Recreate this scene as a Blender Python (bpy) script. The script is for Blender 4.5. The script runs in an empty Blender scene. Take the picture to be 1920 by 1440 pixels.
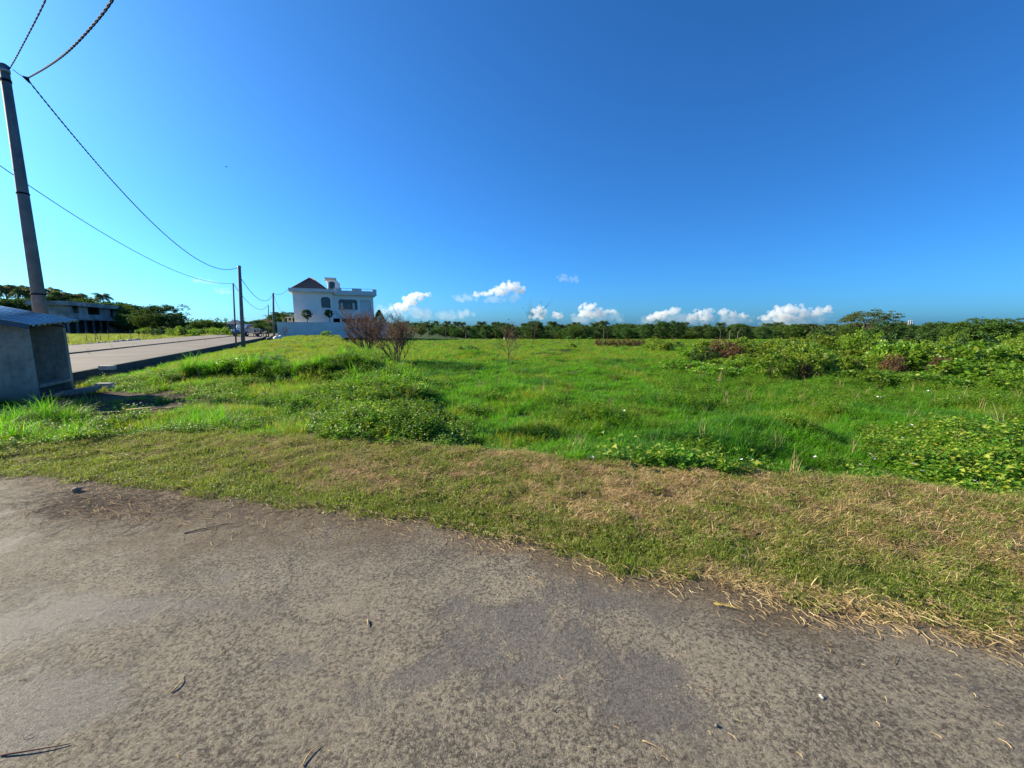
import bpy, math, random
import numpy as np
from mathutils import Vector, Matrix

# ------------------------------------------------------------------ camera, sky, sun
S = bpy.context.scene
EYE, F, PITCH = 1.6, 760.0, math.atan(108/760)
camd = bpy.data.cameras.new('camera'); cam = bpy.data.objects.new('camera', camd)
S.collection.objects.link(cam); S.camera = cam
camd.sensor_width = 36; camd.lens = F/1920*36; camd.clip_start = .05; camd.clip_end = 30000
cam.location = (0, 0, EYE); cam.rotation_euler = (math.pi/2-PITCH, 0, 0)

SUN_AZ, SUN_EL = math.radians(-71), math.radians(26)     # azimuth from +Y towards +X
SDIR = Vector((math.sin(SUN_AZ)*math.cos(SUN_EL), math.cos(SUN_AZ)*math.cos(SUN_EL), math.sin(SUN_EL)))
W = bpy.data.worlds.new('World'); S.world = W; W.use_nodes = True
nt = W.node_tree; nt.nodes.clear()
wo = nt.nodes.new('ShaderNodeOutputWorld'); bg = nt.nodes.new('ShaderNodeBackground')
sky = nt.nodes.new('ShaderNodeTexSky'); sky.sky_type = 'NISHITA'; sky.sun_disc = False
sky.sun_elevation = SUN_EL; sky.sun_rotation = SUN_AZ; sky.altitude = 0
sky.air_density = 0.8; sky.dust_density = 1.0; sky.ozone_density = 10.0
wb = nt.nodes.new('ShaderNodeMix'); wb.data_type = 'RGBA'; wb.blend_type = 'MULTIPLY'; wb.inputs[0].default_value = 1      # the camera's cool white balance
wb.inputs[7].default_value = (.42, .85, 1.0, 1)
nt.links.new(sky.outputs[0], wb.inputs[6])
nt.links.new(wb.outputs[2], bg.inputs[0]); bg.inputs[1].default_value = 0.097
nt.links.new(bg.outputs[0], wo.inputs[0])
sd = bpy.data.lights.new('sun', 'SUN'); sd.energy = 5.0; sd.angle = math.radians(.5); sd.color = (1, .86, .62)
so = bpy.data.objects.new('sun', sd); S.collection.objects.link(so); so.rotation_euler = SDIR.to_track_quat('Z', 'Y').to_euler()
S.view_settings.view_transform = 'Standard'; S.view_settings.look = 'None'
S.view_settings.exposure = 1.08; S.view_settings.gamma = 1.0
S.cycles.volume_bounces = 12; S.cycles.transparent_max_bounces = 16
S.cycles.max_bounces = 8; S.cycles.diffuse_bounces = 3; S.cycles.transmission_bounces = 4

# ------------------------------------------------------------------ measuring helpers
SP, CP = math.sin(PITCH), math.cos(PITCH)
def ray(px, py):
    u, v = (px-960)/F, (py-720)/F
    return u, CP-v*SP, -(SP+v*CP)
def P(px, py, z=0.0):
    r = ray(px, py); t = (z-EYE)/r[2]
    return Vector((r[0]*t, r[1]*t, z))
def at(px, py, Y):
    r = ray(px, py); t = Y/r[1]
    return Vector((r[0]*t, Y, EYE+r[2]*t))
RD = Vector((-.418, .909, 0)).normalized()      # direction of the far road
RE = Vector((RD.y, -RD.x, 0))                   # its right hand side
K0 = Vector((-13.3, 12.2, 0))                   # a point of the kerb line
def roadp(along, right, z=0):
    p = K0+RD*along+RE*right; return Vector((p.x, p.y, z))

# ------------------------------------------------------------------ mesh helpers
class MB:
    def __init__(s): s.v = []; s.f = []
    def add(s, vs, fs):
        n = len(s.v); s.v += [tuple(v) for v in vs]; s.f += [tuple(i+n for i in f) for f in fs]; return s
    def box(s, x0, x1, y0, y1, z0, z1, fn=None):
        vs = [(x, y, z) for z in (z0, z1) for x, y in ((x0, y0), (x1, y0), (x1, y1), (x0, y1))]
        if fn: vs = [fn(v) for v in vs]
        return s.add(vs, [(3, 2, 1, 0), (4, 5, 6, 7), (0, 1, 5, 4), (1, 2, 6, 5), (2, 3, 7, 6), (3, 0, 4, 7)])
    def prism(s, poly, y0, y1, fn=None, axis='y'):
        n = len(poly)
        if axis == 'y': vs = [(x, y0, z) for x, z in poly]+[(x, y1, z) for x, z in poly]
        elif axis == 'x': vs = [(y0, x, z) for x, z in poly]+[(y1, x, z) for x, z in poly]
        else: vs = [(x, y, y0) for x, y in poly]+[(x, y, y1) for x, y in poly]
        if fn: vs = [fn(v) for v in vs]
        return s.add(vs, [tuple(range(n)), tuple(range(2*n-1, n-1, -1))]+[(i, i+n, (i+1) % n+n, (i+1) % n) for i in range(n)])
    def tube(s, pts, rad, n=8, cap=True):
        pts = [Vector(p) for p in pts]; vs = []; fs = []
        if not hasattr(rad, '__len__'): rad = [rad]*len(pts)
        up = Vector((0, 0, 1)); prev = None
        for i, p in enumerate(pts):
            d = (pts[min(i+1, len(pts)-1)]-pts[max(i-1, 0)]).normalized()
            if prev is None:
                a = d.cross(up if abs(d.z) < .95 else Vector((1, 0, 0))).normalized()
            else:
                a = (prev-d*prev.dot(d)).normalized()
            prev = a; b = d.cross(a)
            for k in range(n):
                t = 2*math.pi*k/n; vs.append(p+(a*math.cos(t)+b*math.sin(t))*rad[i])
        for i in range(len(pts)-1):
            for k in range(n):
                fs.append((i*n+k, i*n+(k+1) % n, (i+1)*n+(k+1) % n, (i+1)*n+k))
        if cap: fs += [tuple(range(n-1, -1, -1)), tuple(range((len(pts)-1)*n, len(pts)*n))]
        return s.add(vs, fs)
    def build(s, name, mat, parent=None, smooth=False, bevel=0):
        me = bpy.data.meshes.new(name); me.from_pydata(s.v, [], s.f); me.materials.append(mat)
        if smooth: me.shade_smooth()
        me.update(); o = bpy.data.objects.new(name, me); S.collection.objects.link(o)
        if parent: o.parent = parent
        if bevel:
            m = o.modifiers.new('bevel', 'BEVEL'); m.width = bevel; m.segments = 2; m.limit_method = 'ANGLE'
        return o
def np_mesh(name, V, Fc, mat, smooth=False):
    me = bpy.data.meshes.new(name); V = np.asarray(V, dtype=np.float32); Fc = np.asarray(Fc, dtype=np.int32)
    k = Fc.shape[1]
    me.vertices.add(len(V)); me.vertices.foreach_set('co', V.ravel())
    me.loops.add(Fc.size); me.loops.foreach_set('vertex_index', Fc.ravel())
    me.polygons.add(len(Fc)); me.polygons.foreach_set('loop_start', np.arange(0, Fc.size, k, dtype=np.int32))
    me.polygons.foreach_set('loop_total', np.full(len(Fc), k, dtype=np.int32))
    me.materials.append(mat); me.update(calc_edges=True)
    me.polygons.foreach_set('use_smooth', np.full(len(Fc), smooth, dtype=bool)); me.validate()
    return me
def link(name, me, parent=None):
    o = bpy.data.objects.new(name, me); S.collection.objects.link(o)
    if parent: o.parent = parent
    return o
def empty(name, loc=(0, 0, 0), rz=0):
    o = bpy.data.objects.new(name, None); S.collection.objects.link(o); o.location = loc; o.rotation_euler = (0, 0, rz)
    o.empty_display_size = .2; return o
def tag(o, label=None, cat=None, group=None, kind=None):
    if label: o['label'] = label
    if cat: o['category'] = cat
    if group: o['group'] = group
    if kind: o['kind'] = kind
    return o
def copy_tree(o, parent=None):
    c = o.copy(); S.collection.objects.link(c)
    if parent: c.parent = parent
    for ch in [k for k in KIDS.get(o.name, [])]: copy_tree(ch, c)
    return c
KIDS = {}
def kids(root, *ch): KIDS[root.name] = list(ch)

# ------------------------------------------------------------------ materials
class NT:
    def __init__(s, name):
        s.m = bpy.data.materials.new(name); s.m.use_nodes = True; s.t = s.m.node_tree; s.t.nodes.clear()
        s.out = s.t.nodes.new('ShaderNodeOutputMaterial')
    def n(s, typ, ins=None, **props):
        nd = s.t.nodes.new(typ)
        for k, v in props.items(): setattr(nd, k, v)
        for k, v in (ins or {}).items():
            if isinstance(v, bpy.types.NodeSocket): s.t.links.new(v, nd.inputs[k])
            else: nd.inputs[k].default_value = v
        return nd
    def pos(s): return s.n('ShaderNodeNewGeometry').outputs['Position']
    def obj(s): return s.n('ShaderNodeTexCoord').outputs['Object']
    def noise(s, vec, scale, detail=4, rough=.55, dist=0):
        return s.n('ShaderNodeTexNoise', {'Vector': vec, 'Scale': scale, 'Detail': detail, 'Roughness': rough, 'Distortion': dist}).outputs['Fac']
    def vor(s, vec, scale, feature='F1', rnd=1):
        return s.n('ShaderNodeTexVoronoi', {'Vector': vec, 'Scale': scale, 'Randomness': rnd}, feature=feature).outputs['Distance']
    def mr(s, x, a, b, c=0, d=1, smooth=False):
        return s.n('ShaderNodeMapRange', {'Value': x, 'From Min': a, 'From Max': b, 'To Min': c, 'To Max': d}, interpolation_type='SMOOTHSTEP' if smooth else 'LINEAR').outputs[0]
    def mix(s, f, a, b, mode='MIX'):
        nd = s.n('ShaderNodeMix', data_type='RGBA', blend_type=mode)
        for k, v in ((0, f), (6, a), (7, b)):
            if isinstance(v, bpy.types.NodeSocket): s.t.links.new(v, nd.inputs[k])
            else: nd.inputs[k].default_value = v if k == 0 else (*v[:3], 1)
        return nd.outputs[2]
    def math(s, op, a, b=0.0, clamp=False):
        nd = s.n('ShaderNodeMath', operation=op, use_clamp=clamp)
        for k, v in ((0, a), (1, b)):
            if isinstance(v, bpy.types.NodeSocket): s.t.links.new(v, nd.inputs[k])
            else: nd.inputs[k].default_value = v
        return nd.outputs[0]
    def bump(s, h, strength, dist, normal=None):
        ins = {'Height': h, 'Strength': strength, 'Distance': dist}
        if normal: ins['Normal'] = normal
        return s.n('ShaderNodeBump', ins).outputs[0]
    def bsdf(s, col, rough=.8, metal=0, normal=None, spec=.5, **kw):
        ins = {'Base Color': col if isinstance(col, bpy.types.NodeSocket) else (*col[:3], 1), 'Roughness': rough, 'Metallic': metal, 'Specular IOR Level': spec}
        if normal: ins['Normal'] = normal
        ins.update(kw)
        b = s.n('ShaderNodeBsdfPrincipled', ins); s.t.links.new(b.outputs[0], s.out.inputs[0]); return b
def simple(name, c1, c2=None, scale=6, rough=.7, metal=0, bump=0, bs=40, spec=.4, coord='pos', lo=.3, hi=.7):
    s = NT(name); v = s.pos() if coord == 'pos' else s.obj()
    c2 = c2 or tuple(x*.75 for x in c1)
    f = s.mr(s.noise(v, scale, 6, .6), lo, hi)
    col = s.mix(f, c1, c2); nrm = None
    if bump: nrm = s.bump(s.noise(v, bs, 5, .6), 1, bump)
    s.bsdf(col, rough, metal, nrm, spec); return s.m
def foliage(name, c1, c2, c3=None, scale=1.5, trans=.35, rough=.55, spec=.35, tr_tint=(1.3, 1.35, .6)):
    """leaf colours vary from leaf to leaf, plant to plant and slowly over the ground"""
    s = NT(name); g = s.n('ShaderNodeNewGeometry')
    f = s.mr(s.noise(g.outputs['Position'], scale, 3, .6), .3, .7)
    isl = g.outputs['Random Per Island']
    f2 = s.math('ADD', s.math('MULTIPLY', f, .55), s.math('MULTIPLY', isl, .45))
    col = s.mix(f2, c1, c2)
    if c3: col = s.mix(s.mr(isl, .86, .92), col, c3)
    oi = s.n('ShaderNodeObjectInfo').outputs['Random']
    col = s.n('ShaderNodeHueSaturation', {'Color': col, 'Value': s.mr(oi, 0, 1, .8, 1.2), 'Hue': s.mr(oi, 0, 1, .49, .51)}).outputs[0]
    b = s.bsdf(col, rough, 0, None, spec)
    tc = s.mix(1, col, tr_tint, 'MULTIPLY')
    tr = s.n('ShaderNodeBsdfTranslucent', {'Color': tc})
    mx = s.n('ShaderNodeMixShader', {0: trans}); s.t.links.new(b.outputs[0], mx.inputs[1]); s.t.links.new(tr.outputs[0], mx.inputs[2])
    s.t.links.new(mx.outputs[0], s.out.inputs[0]); return s.m

M = {}
M['grass'] = foliage('grass_blades', (.075, .25, .012), (.18, .41, .02), (.34, .40, .08), .8, .55)
M['grass_yellow'] = foliage('yellow_grass_blades', (.18, .27, .02), (.30, .34, .03), (.42, .32, .12), .6, .5)
M['grass_dark'] = foliage('dark_grass_blades', (.05, .16, .014), (.09, .26, .018), None, 1.2, .4)
M['turf'] = foliage('verge_turf', (.15, .23, .03), (.30, .33, .06), (.42, .34, .16), 2, .45)
M['straw'] = foliage('dry_clippings', (.68, .52, .25), (.26, .16, .07), (.8, .68, .4), 3, .25, .7, .2, (1.1, .9, .6))
M['straw2'] = foliage('bleached_straw', (.62, .45, .24), (.42, .28, .13), None, 3, .2, .6, .3, (1, .9, .7))
M['weed'] = foliage('weed_leaves', (.08, .20, .015), (.20, .33, .025), (.34, .38, .05), 1.5, .45)
M['vine'] = foliage('vine_leaves', (.06, .18, .015), (.19, .34, .02), (.36, .42, .05), 1.2, .42, .5, .4)
M['bush'] = foliage('bush_leaves', (.075, .17, .018), (.26, .345, .025), (.37, .38, .06), .9, .45)
M['bush_dark'] = foliage('dark_bush_leaves', (.03, .085, .018), (.07, .15, .02), (.14, .20, .04), .8, .3)
M['brown_leaf'] = foliage('dead_leaves', (.17, .095, .055), (.08, .045, .03), (.30, .19, .11), 1.5, .3, .8, .2, (1.2, .8, .6))
M['tree'] = foliage('tree_leaves', (.035, .09, .028), (.11, .185, .045), None, .15, .25, .75, .08)
M['tree_light'] = foliage('light_tree_leaves', (.05, .10, .02), (.11, .18, .035), None, .15, .3, .75, .08)
M['tree_olive'] = foliage('olive_tree_leaves', (.07, .10, .035), (.12, .15, .05), None, .2, .3, .75, .08)
M['palm'] = foliage('palm_fronds', (.035, .075, .025), (.11, .16, .05), (.24, .2, .08), .1, .25, .75, .08)
M['banana'] = foliage('banana_leaves', (.10, .26, .06), (.2, .4, .1), None, .4, .4)
M['bark'] = simple('bark', (.16, .11, .08), (.07, .05, .04), 8, .9, 0, .01, 30)
M['palm_bark'] = simple('palm_bark', (.2, .17, .14), (.1, .08, .065), 4, .9, 0, .02, 12)
M['twig'] = simple('dry_twigs', (.17, .10, .075), (.09, .05, .04), 5, .9)
M['stem'] = simple('green_stems', (.08, .12, .03), (.12, .09, .05), 5, .8)
M['pole'] = simple('galvanised_pole', (.22, .215, .21), (.12, .12, .12), 3, .75, .0, .002, 20, spec=.2)
M['cable'] = simple('black_cable', (.012, .013, .018), (.02, .02, .024), 8, .85, spec=.08)
M['steel'] = simple('steel', (.45, .46, .47), (.3, .3, .3), 20, .35, .9)
M['flower'] = simple('white_petals', (.8, .78, .8), (.7, .68, .72), 30, .6)
M['white_paint'] = simple('white_plaster', (.90, .87, .82), (.80, .78, .75), .6, .75, 0, .003, 25)
M['trim'] = simple('grey_white_trim', (.72, .70, .67), (.60, .60, .58), .8, .7)
M['wall_white'] = simple('stained_plaster', (.80, .77, .72), (.58, .565, .53), .7, .85, 0, .004, 20)
M['cream'] = simple('cream_plaster', (.66, .58, .46), (.5, .44, .34), 1, .8)
M['grey_block'] = simple('raw_block', (.22, .21, .20), (.12, .12, .12), .5, .9, 0, .01, 8)
M['grey_render'] = simple('raw_render', (.46, .42, .38), (.22, .205, .19), .45, .9, lo=.4, hi=.6)
M['glass'] = simple('dark_glass', (.015, .018, .022), (.03, .03, .035), 2, .08, 0, spec=.6)
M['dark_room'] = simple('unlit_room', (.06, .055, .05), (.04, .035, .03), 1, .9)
M['frame_wood'] = simple('brown_frames', (.05, .035, .03), (.035, .028, .025), 5, .6)
M['stone'] = simple('pale_stone', (.5, .48, .44), (.3, .29, .27), 9, .9, 0, .01, 20)
M['sack'] = simple('white_sacks', (.75, .74, .72), (.55, .54, .52), 8, .7, 0, .02, 9)
M['rubble'] = simple('rubble', (.24, .2, .17), (.1, .09, .08), 8, .95, 0, .01, 20)
M['tyre'] = simple('tyre_rubber', (.02, .02, .02), (.03, .03, .03), 20, .85)
M['car_blue'] = simple('silver_blue_paint', (.10, .20, .30), (.08, .16, .25), 2, .3, .2)
M['car_dark'] = simple('dark_paint', (.03, .032, .036), (.05, .05, .05), 3, .3)
M['lamp_glass'] = simple('lamp_glass', (.8, .8, .78), (.7, .7, .7), 9, .15)
M['red_paint'] = simple('red_paint', (.3, .03, .03), (.2, .02, .02), 3, .35)
M['blue_sheet'] = simple('blue_sheet', (.25, .38, .50), (.18, .28, .38), 2, .5)
M['blue_fascia'] = simple('blue_fascia', (.07, .11, .16), (.05, .075, .11), 4, .4, .3)
M['wood_post'] = simple('weathered_stakes', (.16, .12, .09), (.08, .06, .05), 20, .9)

def tiles(name, c1, c2, sc):
    s = NT(name); v = s.obj()
    w = s.n('ShaderNodeTexWave', {'Vector': v, 'Scale': sc, 'Distortion': .4, 'Detail': 2}, bands_direction='Z').outputs['Fac']
    f = s.noise(v, 3, 4)
    col = s.mix(s.math('MULTIPLY', w, f), c1, c2)
    s.bsdf(col, .75, 0, s.bump(w, 1, .05), .3); return s.m
M['roof_tile'] = tiles('brown_roof_tiles', (.18, .09, .06), (.36, .20, .14), 1.6)
M['roof_red'] = tiles('red_roof_tiles', (.24, .07, .04), (.42, .16, .10), 1.6)
M['roof_grey'] = tiles('grey_roof_sheets', (.16, .17, .19), (.24, .25, .27), 1.6)

def concrete_shed():
    s = NT('rough_cement'); v = s.pos()
    n1 = s.noise(v, 1.6, 6, .6); n2 = s.noise(v, 9, 6, .7); n3 = s.noise(v, 60, 4, .7)
    z = s.n('ShaderNodeSeparateXYZ', {0: v}).outputs[2]
    col = s.mix(s.mr(n1, .3, .7), (.50, .38, .29), (.30, .225, .175))
    col = s.mix(s.mr(n2, .45, .75, 0, .6), col, (.12, .105, .09))
    col = s.mix(s.mr(s.math('ADD', z, s.math('MULTIPLY', n2, .5)), .15, .5, .8, 0), col, (.09, .085, .07))   # splash stain at the foot
    mp = s.n('ShaderNodeMapping', {'Vector': v, 'Scale': (9, 9, .7)}).outputs[0]; st = s.noise(mp, 1, 5, .65)
    col = s.mix(s.mr(st, .54, .70, 0, .4), col, (.09, .078, .06))
    br = s.n('ShaderNodeTexBrick', {'Vector': s.n('ShaderNodeMapping', {'Vector': v, 'Rotation': (math.pi/2, 0, 0)}).outputs[0], 'Scale': 2.6, 'Mortar Size': .012, 'Color1': (1, 1, 1, 1), 'Color2': (.8, .8, .8, 1), 'Mortar': (.3, .3, .3, 1)}).outputs['Color']
    col = s.mix(.08, col, br, 'MULTIPLY')
    h = s.math('ADD', s.math('MULTIPLY', n2, .7), s.math('MULTIPLY', n3, .3))
    s.bsdf(col, .9, 0, s.bump(h, 1, .02), .25); return s.m
M['shed'] = concrete_shed()
def zinc():
    s = NT('zinc_sheet'); v = s.pos(); n = s.noise(v, 3, 5, .6)
    col = s.mix(s.mr(n, .35, .7), (.62, .58, .52), (.40, .38, .35))
    s.bsdf(col, s.mr(n, .3, .7, .2, .36), .85, None, .5); return s.m
M['zinc'] = zinc()

def near_road_mat():
    s = NT('worn_concrete_road'); v = s.pos()
    dirt = s.n('ShaderNodeAttribute', attribute_name='dirt').outputs['Fac']
    big = s.noise(v, .55, 5, .6, .6); mid = s.noise(v, 2.3, 6, .65, .4); fine = s.noise(v, 62, 6, .75); grit = s.noise(v, 160, 4, .75)
    warp = s.n('ShaderNodeVectorMath', {0: v, 1: s.n('ShaderNodeTexNoise', {'Vector': v, 'Scale': 14, 'Detail': 3}).outputs['Color']}, operation='MULTIPLY_ADD')
    warp.inputs[1].default_value = (1, 1, 1); s.t.links.new(s.n('ShaderNodeVectorMath', {0: s.n('ShaderNodeTexNoise', {'Vector': v, 'Scale': 14, 'Detail': 3}).outputs['Color'], 1: (.05, .05, .05)}, operation='MULTIPLY').outputs[0], warp.inputs[2])
    wv = warp.outputs[0]
    peb = s.vor(wv, 55)                 # exposed pebbles
    pit = s.vor(wv, 24)                 # pits
    base = s.mix(s.mr(mid, .3, .7), (.48, .42, .31), (.34, .30, .225))
    cl = s.noise(v, 26, 8, .82); pt2 = s.math('ADD', s.math('MULTIPLY', fine, .75), s.math('MULTIPLY', cl, .25)); thr = s.mr(s.noise(v, 1.7, 4, .6), .3, .7, -.045, .045)
    pt3 = s.math('ADD', pt2, thr)
    base = s.mix(s.mr(pt3, .42, .54), (.11, .092, .07), base)
    st = s.n('ShaderNodeTexVoronoi', {'Vector': v, 'Scale': 95}); stc = s.n('ShaderNodeSeparateColor', {0: st.outputs['Color']}).outputs[0]
    base = s.mix(s.math('MULTIPLY', s.mr(st.outputs['Distance'], .5, .25), s.mr(stc, .78, .9, 0, .55)), base, (.55, .50, .42))
    base = s.mix(s.mr(grit, .62, .75, 0, .6), base, (.62, .54, .43))
    pitm = s.math('MULTIPLY', s.mr(pit, .10, .22, 1, 0), s.mr(s.noise(v, 3, 4, .6), .38, .52))
    base = s.mix(s.math('MULTIPLY', pitm, .7), base, (.07, .06, .05))
    worn = s.n('ShaderNodeAttribute', attribute_name='worn').outputs['Fac']
    pat = s.mr(s.math('ADD', s.math('ADD', s.math('MULTIPLY', big, .45), s.math('MULTIPLY', mid, .45)), s.math('MULTIPLY', worn, .13)), .475, .565, smooth=True)     # smooth dark tar-like patches
    pcol = s.mix(s.mr(grit, .45, .7), (.085, .078, .07), (.25, .225, .19))
    base = s.mix(s.math('MULTIPLY', pat, .75), base, pcol)
    # cracks
    cw = s.n('ShaderNodeVectorMath', {0: v, 1: (0, 0, 0)}, operation='ADD')
    s.t.links.new(s.n('ShaderNodeVectorMath', {0: s.n('ShaderNodeTexNoise', {'Vector': v, 'Scale': 2.5, 'Detail': 6, 'Roughness': .7}).outputs['Color'], 1: (.6, .6, .6)}, operation='MULTIPLY').outputs[0], cw.inputs[1])
    ce = s.vor(cw.outputs[0], .75, 'DISTANCE_TO_EDGE')
    crack = s.math('MULTIPLY', s.mr(ce, .002, .009, 1, 0), s.mr(s.noise(v, 1.1, 3), .46, .56))
    base = s.mix(s.math('MULTIPLY', crack, .5), base, (.03, .028, .025))
    # soil spread over the edge
    dm = s.mr(s.math('ADD', dirt, s.math('MULTIPLY', s.math('SUBTRACT', mid, .5), 1.1)), .25, .75, smooth=True)
    dcol = s.mix(s.mr(fine, .35, .65), (.11, .08, .045), (.25, .185, .11))
    base = s.mix(s.math('MULTIPLY', dm, .85), base, dcol)
    h = s.math('ADD', s.math('MULTIPLY', fine, .9), s.math('MULTIPLY', s.mr(peb, 0, .5), .35))
    h = s.math('SUBTRACT', h, s.math('MULTIPLY', pitm, .7)); h = s.math('SUBTRACT', h, s.math('MULTIPLY', crack, .6))
    h2 = s.math('MULTIPLY', h, s.mr(pat, 0, 1, 1, .35))
    s.bsdf(base, s.mr(pat, 0, 1, .85, .6), 0, s.bump(h2, 1, .045), .35); return s.m
M['near_road'] = near_road_mat()
def far_road_mat(name, a, b):
    s = NT(name); v = s.pos()
    n1 = s.noise(v, .35, 6, .65, .5); n2 = s.noise(v, 6, 5, .6)
    col = s.mix(s.mr(n1, .35, .65), a, b); col = s.mix(s.mr(n2, .4, .7, 0, .35), col, (.16, .14, .12))
    s.bsdf(col, .9, 0, s.bump(n2, 1, .01), .3); return s.m
M['far_road'] = far_road_mat('pale_slab', (.20, .175, .145), (.125, .11, .095))
M['kerb'] = simple('mossy_kerb', (.10, .095, .085), (.05, .055, .04), 3, .95, 0, .01, 20)

def ground_mat():
    s = NT('soil_and_turf'); v = s.pos()
    gr = s.n('ShaderNodeAttribute', attribute_name='green').outputs['Fac']; dr = s.n('ShaderNodeAttribute', attribute_name='dry').outputs['Fac']
    n = s.noise(v, 7, 6, .7); n2 = s.noise(v, .6, 4, .6); n3 = s.noise(v, 50, 5, .7)
    soil = s.mix(s.mr(n3, .35, .65), (.045, .032, .022), (.12, .085, .055))
    green = s.mix(s.mr(n2, .35, .65), (.03, .065, .012), (.06, .10, .015))
    green = s.mix(s.mr(n, .5, .75, 0, .6), green, (.03, .05, .015))  # darkened ground colour stands in for shadow in the gaps between tufts
    dry = s.mix(s.mr(n, .35, .65), (.03, .022, .012), (.085, .06, .032))  # kept near black so bare gaps in the verge read as shade
    col = s.mix(gr, soil, green); col = s.mix(dr, col, dry)
    s.bsdf(col, .95, 0, s.bump(s.math('ADD', n, n3), 1, .03), .15); return s.m
M['ground'] = ground_mat()

# ------------------------------------------------------------------ terrain
rng = np.random.default_rng(7)
edge_px = [(-160, 880), (0, 890), (150, 897), (300, 917), (500, 942), (700, 966), (850, 985), (1000, 1022), (1100, 1052), (1250, 1082), (1400, 1105), (1500, 1128), (1700, 1165), (1920, 1205), (2200, 1250)]
back_px = [(0, 842), (300, 812), (600, 826), (800, 838), (950, 850), (1100, 866), (1350, 885), (1500, 893), (1700, 908), (1920, 938), (2200, 960)]
E_ = np.array([P(a, b)[:2] for a, b in edge_px]); B_ = np.array([P(a, b, .1)[:2] for a, b in back_px])
def y_edge(x): return np.interp(x, E_[:, 0], E_[:, 1], left=E_[0, 1]+.1) + .035*np.sin(x*7.1)+.02*np.sin(x*17+1)
def y_back(x): return np.interp(x, B_[:, 0], B_[:, 1])
def sst(a, b, x): t = np.clip((x-a)/(b-a), 0, 1); return t*t*(3-2*t)
bank = np.array([P(a, b)[:2] for a, b in ((745, 835), (730, 790), (720, 745), (715, 710), (690, 675), (668, 655), (645, 640))])
def seg_dist(x, y, pts):
    best = np.full(np.shape(x), 1e9); side = np.zeros(np.shape(x))
    for (ax, ay), (bx, by) in zip(pts[:-1], pts[1:]):
        dx, dy = bx-ax, by-ay; t = np.clip(((x-ax)*dx+(y-ay)*dy)/(dx*dx+dy*dy), 0, 1)
        d = np.hypot(x-ax-t*dx, y-ay-t*dy); sd_ = (x-ax)*dy-(y-ay)*dx
        m = d < best; best = np.where(m, d, best); side = np.where(m, sd_, side)
    return best, np.sign(side)
def rd(x, y):   # along, right of the kerb line
    dx, dy = x-K0.x, y-K0.y
    return dx*RD.x+dy*RD.y, dx*RE.x+dy*RE.y
mounds = []
for px, py, r, h in ((1115, 780, .6, .18), (1330, 815, .8, .12), (1450, 805, .7, .18), (770, 745, .5, .15), (800, 815, .45, .12), (880, 662, 1.6, .3), (1010, 660, 1.2, .2),
                     (1100, 697, 1.0, .2), (1055, 655, 1.5, .3), (560, 662, 1.2, .2), (670, 815, .4, .1), (735, 828, .35, .1), (425, 700, .9, .12), (90, 800, .6, .15), (1000, 800, .5, .15),
                     (930, 730, .6, .15), (1250, 745, .8, .12), (1600, 770, .8, .12), (470, 712, .7, .2), (640, 712, .7, .25), (250, 750, .5, .12)):
    p = P(px, py, -.1); mounds.append((p.x, p.y, r, h))
for i in range(260):
    y = 5+60*rng.random()**1.6; x = (rng.random()*2.4-1.1)*y
    mounds.append((x, y, rng.uniform(.3, .9)*(1+y/30), rng.uniform(.02, .085)))
def H(x, y):
    x = np.asarray(x, float); y = np.asarray(y, float)
    al, ri = rd(x, y); bd, bs = seg_dist(x, y, bank)
    left = sst(-1.2, 1.2, np.where(bs > 0, -bd, bd))         # 1 on the left of the bank
    right = -.27-.25*sst(20, 52, y); lf = -.12+.34*sst(11.6, 12.6, y+.25*np.sin(x*1.7))
    lf = lf*sst(.3, 3.5, ri)-.12*(1-sst(.3, 3.5, ri))
    b = lf*left+right*(1-left)
    b = b+.24*np.exp(-(bd/.8)**2)*sst(40, 20, y)*(.35+.65*sst(7, 12, y))
    for mx, my, r, h in mounds:
        m = (np.abs(x-mx) < 3*r) & (np.abs(y-my) < 3*r)
        if m.any(): b = np.where(m, b+h*np.exp(-((x-mx)**2+(y-my)**2)/(r*r)), b)
    b = b+.02*np.sin(x*2.3+np.sin(y*1.7)*2)*np.cos(y*2.1)
    ye, yb = y_edge(x), y_back(x)
    v = .10*sst(0, 1, (y-ye)/np.maximum(yb-ye, .2))+(.014*np.sin(x*9+2*np.sin(y*6))*np.cos(y*8)+.012*np.sin(x*17+3*np.sin(y*5))*np.sin(y*15+2*np.sin(x*4)))*sst(0, .4, y-ye)
    z = v+(b-v)*sst(0, .45, y-yb)
    # under and beyond the far road
    z = np.where(ri < 0, np.minimum(z, -.05), z)
    z = z+(.22-z)*sst(-9.35, -9.8, ri)*(y > 3)
    z = np.where(y < ye, -.03, z)
    drop = sst(56, 210, y)*sst(-24, 6, x-(y-56)*-.15)
    return z-6.5*drop
def Hs(x, y): return float(H(np.array([x]), np.array([y]))[0])
def axis(lo, hi, step, g, far):
    a = list(np.arange(lo, hi, step)); s = step
    while a[-1] < far: s *= g; a.append(a[-1]+s)
    return a
xs_r = axis(0, 13, .11, 1.07, 4000); xs = np.array([-v for v in xs_r[:0:-1]]+xs_r)
ys = np.array([-4000, -1500, -500, -200, -80, -30, -10, -5]+axis(-3, 13, .1, 1.045, 6000))
X, Y = np.meshgrid(xs, ys); Z = H(X.ravel(), Y.ravel()).reshape(X.shape)
nx, ny = len(xs), len(ys)
idx = np.arange(nx*ny).reshape(ny, nx)
Fq = np.stack([idx[:-1, :-1], idx[:-1, 1:], idx[1:, 1:], idx[1:, :-1]], -1).reshape(-1, 4)
gm = np_mesh('ground', np.stack([X, Y, Z], -1).reshape(-1, 3), Fq, M['ground'], True)
xf, yf = X.ravel(), Y.ravel()
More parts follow.
